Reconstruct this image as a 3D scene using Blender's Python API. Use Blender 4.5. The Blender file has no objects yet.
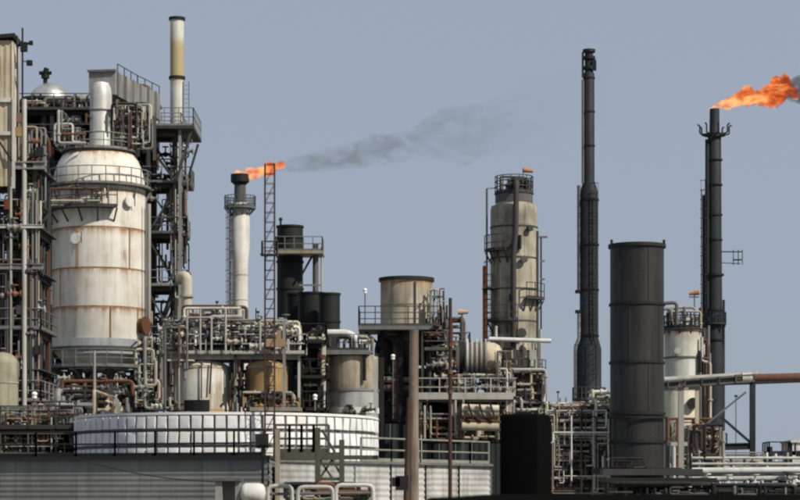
import bpy, math, random
from mathutils import Vector, Matrix, noise

# ------------------------------------------------------------------ camera, sky, sun
sc = bpy.context.scene
col = sc.collection
F, YH, CH = 2222.2, 500.0, 3.5            # focal length in photo pixels, horizon row, eye height
cam = bpy.data.cameras.new('camera'); camo = bpy.data.objects.new('camera', cam); col.objects.link(camo)
cam.lens = 100; cam.sensor_width = 36; cam.shift_y = 0.3125
cam.clip_start = 0.5; cam.clip_end = 20000
camo.location = (0, 0, CH); camo.rotation_euler = (math.pi / 2, 0, 0)
cam.dof.use_dof = True; cam.dof.focus_distance = 140; cam.dof.aperture_fstop = 2.2
sc.camera = camo

SUN_AZ = (0.80, -0.60); SUN_EL = math.radians(42)
w = bpy.data.worlds.new('World'); sc.world = w; w.use_nodes = True
nt = w.node_tree; bg = nt.nodes['Background']
sky = nt.nodes.new('ShaderNodeTexSky'); sky.sky_type = 'NISHITA'; sky.sun_disc = False
sky.sun_elevation = SUN_EL; sky.sun_rotation = math.atan2(SUN_AZ[0], SUN_AZ[1])
sky.air_density = 1.0; sky.dust_density = 1.5; sky.ozone_density = 2.0
mx = nt.nodes.new('ShaderNodeMix'); mx.data_type = 'RGBA'; mx.inputs[0].default_value = 0.92
mx.inputs[7].default_value = (3.46, 3.98, 4.88, 1)      # even milky haze over the whole sky
nt.links.new(sky.outputs[0], mx.inputs[6]); nt.links.new(mx.outputs[2], bg.inputs[0])
bg.inputs[1].default_value = 0.10
sl = bpy.data.lights.new('sun', 'SUN'); slo = bpy.data.objects.new('sun', sl); col.objects.link(slo)
sl.energy = 4.8; sl.angle = math.radians(0.6); sl.color = (1.0, 0.93, 0.82)
sd = Vector((SUN_AZ[0] * math.cos(SUN_EL), SUN_AZ[1] * math.cos(SUN_EL), math.sin(SUN_EL)))
slo.rotation_euler = sd.to_track_quat('Z', 'Y').to_euler(); slo.location = sd * 300
sc.view_settings.view_transform = 'Standard'; sc.view_settings.look = 'None'
sc.view_settings.exposure = 0; sc.view_settings.gamma = 1
sc.cycles.filter_width = 2.3
sc.cycles.volume_bounces = 1; sc.cycles.max_bounces = 6

R = random.Random(7)
def X(px, D): return (px - 400) * D / F
def Z(py, D): return CH + (YH - py) * D / F
def S(n, D): return n * D / F
def P(px, py, D): return Vector((X(px, D), D, Z(py, D)))

# ------------------------------------------------------------------ materials
MATS = {}
def paint(name, c, rust=0.0, dirt=0.35, rough=0.6, metal=0.0, rustc=(0.16, 0.065, 0.025), seam=None, streak=1.0, bump=0.15, stain=None, vary=0.0, spec=0.3):
    if name in MATS: return MATS[name]
    m = bpy.data.materials.new(name); m.use_nodes = True; n = m.node_tree.nodes; L = m.node_tree.links
    b = n['Principled BSDF']; b.inputs['Specular IOR Level'].default_value = spec; b.inputs['Roughness'].default_value = rough; b.inputs['Metallic'].default_value = metal
    tc = n.new('ShaderNodeTexCoord'); oi = n.new('ShaderNodeObjectInfo')
    ad = n.new('ShaderNodeVectorMath'); ad.operation = 'ADD'
    sc_ = n.new('ShaderNodeVectorMath'); sc_.operation = 'SCALE'; sc_.inputs['Scale'].default_value = 0.4
    cmb = n.new('ShaderNodeCombineXYZ'); mul = n.new('ShaderNodeMath'); mul.operation = 'MULTIPLY'; mul.inputs[1].default_value = 37
    L.new(oi.outputs['Random'], mul.inputs[0]); L.new(mul.outputs[0], cmb.inputs[0]); L.new(mul.outputs[0], cmb.inputs[1])
    L.new(tc.outputs['Object'], ad.inputs[0]); L.new(cmb.outputs[0], ad.inputs[1])
    def ns(scale, detail, vec, rgh=0.6):
        t = n.new('ShaderNodeTexNoise'); t.inputs['Scale'].default_value = scale; t.inputs['Detail'].default_value = detail
        t.inputs['Roughness'].default_value = rgh; L.new(vec, t.inputs['Vector']); return t.outputs[0]
    def ramp(src, a, bb):
        r = n.new('ShaderNodeMapRange'); r.inputs[1].default_value = a; r.inputs[2].default_value = bb
        L.new(src, r.inputs[0]); return r.outputs[0]
    def mix(fac, A, B):
        k = n.new('ShaderNodeMix'); k.data_type = 'RGBA'
        if isinstance(fac, float): k.inputs[0].default_value = fac
        else: L.new(fac, k.inputs[0])
        for i, v in ((6, A), (7, B)):
            if isinstance(v, tuple): k.inputs[i].default_value = (*v, 1)
            else: L.new(v, k.inputs[i])
        return k.outputs[2]
    def math_(op, a, bb):
        k = n.new('ShaderNodeMath'); k.operation = op
        for i, v in ((0, a), (1, bb)):
            if isinstance(v, (int, float)): k.inputs[i].default_value = v
            else: L.new(v, k.inputs[i])
        return k.outputs[0]
    mp = n.new('ShaderNodeMapping'); mp.inputs['Scale'].default_value = (2.6, 2.6, 0.16); L.new(ad.outputs[0], mp.inputs[0])
    blot = ns(0.55, 5, ad.outputs[0]); fine = ns(7.0, 4, ad.outputs[0]); stk = ns(1.0, 6, mp.outputs[0], 0.65)
    dk = tuple(x * (1 - 0.75 * dirt) * k for x, k in zip(c, (1.0, 0.96, 0.88)))
    base = mix(ramp(blot, 0.38, 0.72), c, dk)
    base = mix(math_('MULTIPLY', ramp(stk, 0.48, 0.75), min(1.0, dirt * 1.5 * streak)), base, tuple(x * 0.45 for x in dk))
    base = mix(math_('MULTIPLY', ramp(fine, 0.35, 0.75), 0.35 * dirt), base, tuple(x * 0.6 for x in c))
    if rust > 0:
        rm = math_('MULTIPLY', ramp(stk, 0.66 - 0.22 * rust, 0.80 - 0.15 * rust), ramp(blot, 0.62 - 0.3 * rust, 0.72 - 0.1 * rust))
        base = mix(math_('MULTIPLY', rm, min(1.0, 0.55 + rust)), base, rustc)
        if seam:
            sx = n.new('ShaderNodeSeparateXYZ'); L.new(tc.outputs['Object'], sx.inputs[0])
            fr = math_('FRACT', math_('DIVIDE', math_('SUBTRACT', sx.outputs[2], seam[0]), seam[1]), 0)
            run = n.new('ShaderNodeMapRange'); run.inputs[1].default_value = 0.72; run.inputs[2].default_value = 1.0
            L.new(fr, run.inputs[0])
            sm = math_('MULTIPLY', math_('POWER', run.outputs[0], 2.2), ramp(stk, 0.36, 0.66))
            base = mix(math_('MINIMUM', math_('MULTIPLY', sm, 1.5), 0.85), base, tuple(x * 1.6 for x in rustc))
            ln = n.new('ShaderNodeMapRange'); ln.inputs[1].default_value = 0.955; ln.inputs[2].default_value = 0.985
            L.new(fr, ln.inputs[0])
            base = mix(math_('MULTIPLY', ln.outputs[0], math_('MULTIPLY', ramp(blot, 0.3, 0.6), 0.85)), base, tuple(x * 1.3 for x in rustc))
    if stain:
        sx = n.new('ShaderNodeSeparateXYZ'); L.new(tc.outputs['Object'], sx.inputs[0]); za, zb, cs = stain
        zz = math_('ADD', sx.outputs[2], math_('MULTIPLY', stk, 1.6))
        up = n.new('ShaderNodeMapRange'); up.interpolation_type = 'SMOOTHSTEP'; up.inputs[1].default_value = zb + 1.4; up.inputs[2].default_value = zb + .2; L.new(zz, up.inputs[0])
        lo = n.new('ShaderNodeMapRange'); lo.interpolation_type = 'SMOOTHSTEP'; lo.inputs[1].default_value = za - .1; lo.inputs[2].default_value = za + 1.2; L.new(zz, lo.inputs[0])
        base = mix(math_('MULTIPLY', math_('MULTIPLY', up.outputs[0], lo.outputs[0]), .9), base, cs)
    if vary:
        hs = n.new('ShaderNodeHueSaturation'); vr = n.new('ShaderNodeMapRange'); vr.inputs[3].default_value = 1 - vary; vr.inputs[4].default_value = 1 + vary * .45
        L.new(oi.outputs['Random'], vr.inputs[0]); L.new(vr.outputs[0], hs.inputs['Value']); L.new(base, hs.inputs['Color'])
        f2 = math_('FRACT', math_('MULTIPLY', oi.outputs['Random'], 17.3), 0); sr = n.new('ShaderNodeMapRange'); sr.inputs[3].default_value = .6; sr.inputs[4].default_value = 1.2
        L.new(f2, sr.inputs[0]); L.new(sr.outputs[0], hs.inputs['Saturation']); base = hs.outputs[0]
    L.new(base, b.inputs['Base Color'])
    rr = n.new('ShaderNodeMapRange'); rr.inputs[3].default_value = max(0.15, rough - 0.12); rr.inputs[4].default_value = min(1, rough + 0.2)
    L.new(fine, rr.inputs[0]); L.new(rr.outputs[0], b.inputs['Roughness'])
    bp = n.new('ShaderNodeBump'); bp.inputs['Strength'].default_value = bump; bp.inputs['Distance'].default_value = 0.04
    L.new(fine, bp.inputs['Height']); L.new(bp.outputs[0], b.inputs['Normal'])
    MATS[name] = m; return m

Mwhite = paint('white_paint', (0.72, 0.71, 0.67), 0.25, 0.3, vary=0.15)
Mvessel = paint('vessel_paint', (0.76, 0.73, 0.65), 0.5, 0.32, seam=(Z(272, 150), S(39, 150)), rustc=(0.20, 0.095, 0.035))
Mcream = paint('cream_paint', (0.55, 0.50, 0.38), 0.45, 0.4, vary=0.4)
Mochre = paint('ochre_paint', (0.40, 0.28, 0.14), 0.6, 0.4, vary=0.25)
Mpale = paint('pale_pipe', (0.50, 0.49, 0.45), 0.4, 0.4, vary=0.5)
Mwpipe = paint('white_pipe', (0.75, 0.75, 0.72), 0.25, 0.3, vary=0.3)
Mgrey = paint('grey_steel', (0.20, 0.205, 0.20), 0.4, 0.4, vary=0.5)
Mmid = paint('weathered_steel', (0.075, 0.075, 0.072), 0.5, 0.45, vary=0.5)
Mdark = paint('dark_steel', (0.022, 0.023, 0.024), 0.35, 0.4, vary=0.4, spec=0.2)
Mdeck = paint('deck_grating', (0.07, 0.07, 0.065), 0.4, 0.5, rough=0.8)
Mblack = paint('black_stack_paint', (0.018, 0.019, 0.021), 0.12, 0.3, rough=0.55, spec=0.2)
Mstack = paint('dull_black_paint', (0.022, 0.024, 0.025), 0.15, 0.35, rough=0.6, spec=0.2)
Mflare = paint('flare_steel', (0.028, 0.032, 0.038), 0.2, 0.45, rough=0.6, spec=0.2)
Msilver = paint('silver_cladding', (0.62, 0.62, 0.60), 0.1, 0.45, rough=0.38, metal=0.75)
Mtower = paint('tower_paint', (0.41, 0.375, 0.29), 0.4, 0.9, streak=1.5, rustc=(0.05, 0.038, 0.025))
Mtan = paint('tan_paint', (0.40, 0.36, 0.27), 0.5, 0.5, vary=0.4)
Mbeige = paint('beige_cladding', (0.60, 0.53, 0.40), 0.75, 0.6, vary=0.18)
Mrust = paint('rusted_pipe', (0.15, 0.065, 0.035), 0.6, 0.5, rough=0.85, vary=0.4)
Mred = paint('red_brown_pipe', (0.28, 0.11, 0.06), 0.5, 0.45, vary=0.4)
Molive = paint('olive_steel', (0.085, 0.083, 0.058), 0.4, 0.45)
Mpanel = paint('panel_paint', (0.80, 0.80, 0.79), 0.0, 0.14, vary=0.16)
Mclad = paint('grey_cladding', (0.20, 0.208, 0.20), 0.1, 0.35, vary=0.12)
Mwclad = paint('white_cladding', (0.50, 0.50, 0.485), 0.3, 0.6, vary=0.14)
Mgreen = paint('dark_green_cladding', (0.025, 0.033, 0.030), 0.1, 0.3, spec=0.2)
Mwood = paint('weathered_wood', (0.30, 0.24, 0.185), 0.0, 0.6, rough=0.9, streak=1.5, bump=0.4)
Mdwood = paint('dark_wood', (0.07, 0.045, 0.035), 0.0, 0.5, rough=0.9, bump=0.4)
Mrod = paint('red_brown_pole', (0.06, 0.032, 0.026), 0.3, 0.4, rough=0.8)
Mstk = paint('white_stack_paint', (0.66, 0.67, 0.62), 0.3, 0.35, stain=(Z(79, 166), Z(40, 166), (0.36, 0.28, 0.13)))
Mstky = paint('yellowed_stack_paint', (0.42, 0.34, 0.18), 0.5, 0.5)
Mconc = paint('concrete', (0.30, 0.29, 0.27), 0.05, 0.4, rough=0.9)
Mground = paint('yard_gravel', (0.20, 0.185, 0.16), 0.0, 0.4, rough=0.95, bump=0.5)
Mbank = paint('dark_bank', (0.004, 0.004, 0.004), 0.0, 0.4, rough=1.0, bump=0.6, spec=0.05)
Mglobe = paint('white_glass', (0.85, 0.85, 0.83), 0.0, 0.05, rough=0.3)
Morange = paint('orange_fabric', (0.42, 0.16, 0.07), 0.0, 0.2, rough=0.9)
Mflag = paint('faded_fabric', (0.45, 0.32, 0.24), 0.0, 0.2, rough=0.9)

# ------------------------------------------------------------------ mesh helpers
class MB:
    def __init__(s): s.v = []; s.f = []
    def add(s, vs, fs):
        o = len(s.v); s.v += [tuple(v) for v in vs]; s.f += [tuple(i + o for i in f) for f in fs]; return s
    def box(s, c, d, rz=0.0):
        hx, hy, hz = d[0] / 2, d[1] / 2, d[2] / 2; ca, sa = math.cos(rz), math.sin(rz); vs = []
        for z in (-hz, hz):
            for x, y in ((-hx, -hy), (hx, -hy), (hx, hy), (-hx, hy)):
                vs.append((c[0] + x * ca - y * sa, c[1] + x * sa + y * ca, c[2] + z))
        return s.add(vs, [(3, 2, 1, 0), (4, 5, 6, 7), (0, 1, 5, 4), (1, 2, 6, 5), (2, 3, 7, 6), (3, 0, 4, 7)])
    def _fr(s, d):
        d = d.normalized(); up = Vector((0, 0, 1)) if abs(d.z) < 0.95 else Vector((0, 1, 0))
        a = d.cross(up).normalized(); return a, a.cross(d).normalized()
    def beam(s, p0, p1, wd, ht=None, sect='box'):
        p0, p1 = Vector(p0), Vector(p1); ht = ht or wd; a, b = s._fr(p1 - p0); w2, h2, t = wd / 2, ht / 2, min(wd, ht) * 0.12
        if sect == 'I':
            q = [(-w2, -h2), (w2, -h2), (w2, -h2 + 2 * t), (t, -h2 + 2 * t), (t, h2 - 2 * t), (w2, h2 - 2 * t), (w2, h2), (-w2, h2), (-w2, h2 - 2 * t), (-t, h2 - 2 * t), (-t, -h2 + 2 * t), (-w2, -h2 + 2 * t)]
        else: q = [(-w2, -h2), (w2, -h2), (w2, h2), (-w2, h2)]
        n = len(q); vs = [p0 + a * x + b * y for x, y in q] + [p1 + a * x + b * y for x, y in q]
        fs = [(i, (i + 1) % n, (i + 1) % n + n, i + n) for i in range(n)]
        if sect == 'I':
            for o, rv in ((0, 1), (n, 0)):
                for qd in ((0, 1, 2, 11), (11, 2, 3, 10), (10, 3, 4, 9), (9, 4, 5, 8), (8, 5, 6, 7)):
                    k = tuple(i + o for i in qd); fs.append(k[::-1] if rv else k)
        else: fs += [(3, 2, 1, 0), (4, 5, 6, 7)]
        return s.add(vs, fs)
    def cyl(s, p0, p1, r0, r1=None, n=12, caps=True):
        p0, p1 = Vector(p0), Vector(p1); r1 = r0 if r1 is None else r1; a, b = s._fr(p1 - p0); vs = []
        for p, r in ((p0, r0), (p1, r1)):
            for i in range(n):
                t = 2 * math.pi * i / n; vs.append(p + a * (math.cos(t) * r) + b * (math.sin(t) * r))
        fs = [(i, (i + 1) % n, (i + 1) % n + n, i + n) for i in range(n)]
        if caps: fs += [tuple(range(n - 1, -1, -1)), tuple(range(n, 2 * n))]
        return s.add(vs, fs)
    def tube(s, pts, r, n=8, bend=None, caps=True):
        pts = [Vector(p) for p in pts]; bend = bend or r * 2.2; path = [pts[0]]
        for i in range(1, len(pts) - 1):
            a, b, c = pts[i - 1], pts[i], pts[i + 1]
            k = min(bend, (a - b).length * 0.48, (c - b).length * 0.48)
            u = b + (a - b).normalized() * k; v = b + (c - b).normalized() * k
            for t in (0, 0.33, 0.67, 1.0): path.append(u * (1 - t) ** 2 + b * 2 * t * (1 - t) + v * t * t)
        path.append(pts[-1]); ref = None; vs = []
        for i, p in enumerate(path):
            d = (path[min(i + 1, len(path) - 1)] - path[max(i - 1, 0)]).normalized()
            if ref is None: ref = s._fr(d)[0]
            ref = (ref - d * ref.dot(d)); ref = ref.normalized() if ref.length > 1e-5 else s._fr(d)[0]
            o = ref.cross(d)
            for j in range(n):
                t = 2 * math.pi * j / n; vs.append(p + ref * (math.cos(t) * r) + o * (math.sin(t) * r))
        fs = []
        for i in range(len(path) - 1):
            for j in range(n): fs.append((i * n + j, (i + 1) * n + j, (i + 1) * n + (j + 1) % n, i * n + (j + 1) % n))
        if caps: fs += [tuple(range(n)), tuple(range(len(vs) - 1, len(vs) - n - 1, -1))]
        return s.add(vs, fs)
    def lathe(s, prof, cx, cy, n=40):
        vs = []; fs = []; m = len(prof)
        for i in range(n):
            t = 2 * math.pi * i / n
            for r, z in prof: vs.append((cx + r * math.cos(t), cy + r * math.sin(t), z))
        for i in range(n):
            k = (i + 1) % n
            for j in range(m - 1): fs.append((i * m + j, k * m + j, k * m + j + 1, i * m + j + 1))
        return s.add(vs, fs)
    def annulus(s, cx, cy, r0, r1, z0, z1, a0=0.0, a1=2 * math.pi, n=40):
        full = abs(a1 - a0) > 6.28; k = n if full else max(4, int(n * (a1 - a0) / 6.283)); vs = []; fs = []
        for i in range(k if full else k + 1):
            t = a0 + (a1 - a0) * i / k
            for r, z in ((r0, z0), (r1, z0), (r1, z1), (r0, z1)): vs.append((cx + r * math.cos(t), cy + r * math.sin(t), z))
        m = k if full else k + 1
        for i in range(k):
            j = (i + 1) % m
            for q in range(4): fs.append((i * 4 + q, j * 4 + q, j * 4 + (q + 1) % 4, i * 4 + (q + 1) % 4))
        if not full: fs += [(0, 1, 2, 3), ((k) * 4 + 3, k * 4 + 2, k * 4 + 1, k * 4)]
        return s.add(vs, fs)
    def sphere(s, c, r, n=10, sz=1.0):
        m = n // 2; pr = [(max(1e-4, r * math.sin(math.pi * i / m)), c[2] - r * sz * math.cos(math.pi * i / m)) for i in range(m + 1)]
        return s.lathe(pr, c[0], c[1], n)
    def rail(s, pts, h=1.1, sp=1.5, r=0.035, rails=(0.55, 1.1), closed=False, toe=True):
        pts = [Vector(p) for p in pts]
        if closed: pts = pts + [pts[0]]
        for a, b in zip(pts, pts[1:]):
            L_ = (b - a).length; k = max(1, round(L_ / sp))
            for i in range(k + (0 if closed else 1)):
                p = a + (b - a) * (i / k); s.beam(p, p + Vector((0, 0, h)), r * 2)
            for q in rails: o = Vector((0, 0, q * h / 1.1)); s.cyl(a + o, b + o, r, n=6)
            if toe: o = Vector((0, 0, 0.08)); s.beam(a + o, b + o, 0.02, 0.16)
        return s
    def ringrail(s, cx, cy, r, z, a0=0.0, a1=2 * math.pi, h=1.1, rr=0.035, nseg=24, rails=(0.55, 1.1)):
        k = max(3, int(nseg * (a1 - a0) / 6.283)); ps = [Vector((cx + r * math.cos(a0 + (a1 - a0) * i / k), cy + r * math.sin(a0 + (a1 - a0) * i / k), z)) for i in range(k + 1)]
        for i, p in enumerate(ps): s.beam(p, p + Vector((0, 0, h)), rr * 1.8)
        for q in rails:
            o = Vector((0, 0, q * h / 1.1))
            for a, b in zip(ps, ps[1:]): s.cyl(a + o, b + o, rr, n=6)
        for a, b in zip(ps, ps[1:]): o = Vector((0, 0, .08)); s.beam(a + o, b + o, .02, .16)
        return s
    def ladder(s, p, z0, z1, wd=0.5, cage=True, ax=(1, 0)):
        ax = Vector((*ax, 0)); ou = Vector((ax.y, -ax.x, 0)); p = Vector((p[0], p[1], 0))
        for k in (-1, 1): s.beam(p + ax * (k * wd / 2) + Vector((0, 0, z0)), p + ax * (k * wd / 2) + Vector((0, 0, z1)), 0.06)
        z = z0 + .2
        while z < z1: s.cyl(p - ax * wd / 2 + Vector((0, 0, z)), p + ax * wd / 2 + Vector((0, 0, z)), 0.02, n=5); z += 0.33
        if cage:
            z = z0 + 2.2; arc = [(math.pi * i / 6) for i in range(7)]
            while z < z1 + 0.9:
                q = [p + ax * (0.38 * math.cos(t)) + ou * (0.75 * math.sin(t)) + Vector((0, 0, z)) for t in arc]
                for a, b in zip(q, q[1:]): s.beam(a, b, 0.015, 0.06)
                z += 0.9
            for t in arc[1:-1:2]:
                o = ax * (0.38 * math.cos(t)) + ou * (0.75 * math.sin(t)); s.beam(p + o + Vector((0, 0, z0 + 2.2)), p + o + Vector((0, 0, z1 + 0.9)), 0.03)
        return s

def thing(name, label, cat, loc, group=None):
    o = bpy.data.objects.new(name, None); col.objects.link(o); o.location = loc; o.empty_display_size = 0.3
    o['label'] = label; o['category'] = cat
    if group: o['group'] = group
    return o
BASE = {}
def wloc(o):
    v = Vector(o.location)
    while o.parent: o = o.parent; v = v + Vector(o.location)
    return v
def part(name, mb, mat, parent=None, label=None, kind=None, smooth=True):
    o0 = wloc(parent) if parent else Vector((0, 0, 0))
    me = bpy.data.meshes.new(name)
    me.from_pydata([(v[0] - o0.x, v[1] - o0.y, v[2] - o0.z) for v in mb.v], [], mb.f)
    if smooth:
        me.polygons.foreach_set('use_smooth', [True] * len(me.polygons)); me.set_sharp_from_angle(angle=math.radians(38))
    me.materials.append(mat); me.update()
    o = bpy.data.objects.new(name, me); col.objects.link(o); o.parent = parent
    if label: o['label'] = label
    if kind: o['kind'] = kind
    return o
def tag(o, label, cat, group=None):
    o['label'] = label; o['category'] = cat
    if group: o['group'] = group
    return o

# ------------------------------------------------------------------ reusable plant pieces
def frame(T, xs, ys, zs, mat=None, dk=None, cw=0.28, decks=True, rails='f', braces=0.4, rmat=None, seed=1, base=0.0, railz=None):
    """steel frame: columns on a grid, I-beams on every level, braces, decks and railings"""
    r = random.Random(seed); mat = mat or Mmid; dk = dk or Mdeck; rmat = rmat or mat
    for x in xs:
        for y in ys: part('column', MB().beam((x, y, base), (x, y, zs[-1]), cw, cw, 'I'), mat, T)
    for z in zs:
        for y in ys:
            for a, b in zip(xs, xs[1:]): part('beam', MB().beam((a + cw / 2, y, z - .14), (b - cw / 2, y, z - .14), 0.2, 0.27, 'I'), mat, T)
        for x in xs:
            for a, b in zip(ys, ys[1:]): part('beam', MB().beam((x, a + cw / 2, z - .14), (x, b - cw / 2, z - .14), 0.2, 0.27, 'I'), mat, T)
    zz = [base] + list(zs)
    for z0, z1 in zip(zz, zz[1:]):
        for y in ys:
            for a, b in zip(xs, xs[1:]):
                if r.random() < braces:
                    p, q = ((a, y, z0 + .1), (b, y, z1 - .3)) if r.random() < .5 else ((b, y, z0 + .1), (a, y, z1 - .3))
                    part('brace', MB().beam(p, q, 0.12, 0.12), mat, T)
    if decks:
        for i, z in enumerate(zs):
            x0, x1, y0, y1 = xs[0] - .4, xs[-1] + .4, ys[0] - .4, ys[-1] + .4
            d = part('deck', MB().box(((x0 + x1) / 2, (y0 + y1) / 2, z + .03), (x1 - x0, y1 - y0, 0.05)), dk, T)
            if railz is None or i in railz:
                m = MB().rail([(x0, y1, z + .055), (x0, y0, z + .055), (x1, y0, z + .055), (x1, y1, z + .055)])
                part('railing', m, rmat, d)
def clutter(T, bx, n, rr=(.05, .14), mats=None, seed=1, vert=0.5, steps=(2, 5), flange=0.5, stem=True, extra=True):
    """orthogonal pipe runs with elbows and flanges inside a box; each run is one part"""
    r = random.Random(seed); x0, x1, y0, y1, z0, z1 = bx; mats = (mats or [Mmid, Mgrey, Mdark, Mpale]) * 2 + ([Mrust, Mtan, Mcream, Mrust] if extra else [])
    for i in range(n):
        rad = r.uniform(*rr); p = Vector((r.uniform(x0, x1), r.uniform(y0, y1), r.uniform(z0, z1))); pts = [p.copy()]; last = None
        for k in range(r.randint(*steps)):
            ax = 2 if (last != 2 and r.random() < vert) else r.choice([a for a in (0, 0, 1, 2) if a != last]); last = ax
            lo, hi = ((x0, x1), (y0, y1), (z0, z1))[ax]; t = r.uniform(lo, hi)
            if abs(t - p[ax]) < rad * 6: t = hi if p[ax] - lo < hi - p[ax] else lo
            p[ax] = t; pts.append(p.copy())
        m = MB().tube(pts, rad, 8)
        for a, b in zip(pts, pts[1:]):
            if r.random() < flange and (b - a).length > 1:
                u = (b - a).normalized(); c = a + (b - a) * r.uniform(.25, .75); m.cyl(c - u * .05, c + u * .05, rad * 1.7, n=8)
        part('pipe', m, r.choice(mats), T)
def valves(T, bx, n, mats, seed=1, s=1.0):
    r = random.Random(seed)
    for i in range(n):
        c = Vector((r.uniform(bx[0], bx[1]), r.uniform(bx[2], bx[3]), r.uniform(bx[4], bx[5]))); q = s * r.uniform(.8, 1.3)
        m = MB().sphere(c, .16 * q, 8); m.cyl(c - Vector((.32 * q, 0, 0)), c + Vector((.32 * q, 0, 0)), .09 * q, n=8)
        m.cyl(c - Vector((.34 * q, 0, 0)), c - Vector((.28 * q, 0, 0)), .17 * q, n=8); m.cyl(c + Vector((.28 * q, 0, 0)), c + Vector((.34 * q, 0, 0)), .17 * q, n=8)
        m.cyl(c, c + Vector((0, 0, .42 * q)), .04 * q, n=6); m.cyl(c + Vector((0, 0, .40 * q)), c + Vector((0, 0, .44 * q)), .19 * q, n=10)
        part('valve', m, r.choice(mats), T)
def circ_platform(T, cx, cy, r0, r1, z, a0=0.0, a1=2 * math.pi, mat=None, dk=None, h=1.1, brackets=10):
    mat = mat or Mgrey
    d = part('platform', MB().annulus(cx, cy, r0 + .012, r1, z - .06, z, a0, a1), dk or Mdeck, T)
    part('railing', MB().ringrail(cx, cy, r1 - .05, z, a0, a1, h), mat, d)
    for i in range(brackets + (0 if a1 - a0 > 6.28 else 1)):
        t = a0 + (a1 - a0) * i / max(1, brackets); c, s_ = math.cos(t), math.sin(t)
        part('bracket', MB().beam((cx + r0 * c, cy + r0 * s_, z - .9), (cx + (r1 - .1) * c, cy + (r1 - .1) * s_, z - .1), 0.09), mat, d)
    return d
def dome(r, z, h, k=8): return [(max(1e-3, r * math.cos(math.pi / 2 * i / k)), z + h * math.sin(math.pi / 2 * i / k)) for i in range(k + 1)]
def bands(T, cx, cy, r, zs, mat, h=.08, name='band', out=.03):
    for z in zs: part(name, MB().annulus(cx, cy, r - .01, r + out, z - h / 2, z + h / 2), mat, T)
def ripple(p0, p1, z0, z1, pitch, amp, vertical=False, seg=8):
    """corrugated sheet between two ground points; ribs run along the sheet (or upright)"""
    p0, p1 = Vector((p0[0], p0[1], 0)), Vector((p1[0], p1[1], 0)); d = (p1 - p0); nrm = Vector((d.y, -d.x, 0)).normalized(); m = MB()
    if not vertical:
        k = int((z1 - z0) / pitch * 4); rows = [(z0 + (z1 - z0) * i / k, amp * (0, 1, 1, 0)[i % 4]) for i in range(k + 1)]
        vs = []
        for z, a in rows: vs += [p0 + nrm * a + Vector((0, 0, z)), p1 + nrm * a + Vector((0, 0, z))]
        return m.add(vs, [(2 * i, 2 * i + 1, 2 * i + 3, 2 * i + 2) for i in range(k)])
    k = int(d.length / pitch * 4); vs = []
    for i in range(k + 1):
        q = p0 + d * (i / k) + nrm * (amp * (0, 1, 1, 0)[i % 4]); vs += [q + Vector((0, 0, z0)), q + Vector((0, 0, z1))]
    return m.add(vs, [(2 * i, 2 * i + 2, 2 * i + 3, 2 * i + 1) for i in range(k)])

# ------------------------------------------------------------------ the setting
g = part('ground', MB().add([(-6000, -300, 0), (6000, -300, 0), (6000, 9000, 0), (-6000, 9000, 0)], [(0, 1, 2, 3)]), Mground); g['kind'] = 'structure'
def bank():
    m = MB(); xs = [0.05 + i * 0.35 for i in range(40)]; vs = []
    for i, x in enumerate(xs):
        top = 3.5 + 0.075 * min(1, i / 3) + 0.02 * noise.noise(Vector((x * 1.7, 0, 0)))
        if i == 0: top = 3.3
        for y, z in ((24.5, 0), (29.0, top), (31.5, top - .01), (36, 0)): vs.append((x, y, z))
    fs = [(i * 4 + j, (i + 1) * 4 + j, (i + 1) * 4 + j + 1, i * 4 + j + 1) for i in range(len(xs) - 1) for j in range(3)]
    fs += [(0, 1, 2, 3), tuple(len(vs) - 1 - k for k in range(4))]
    b = part('earth_bank', m.add(vs, fs), Mbank); b['kind'] = 'structure'
bank()

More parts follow.
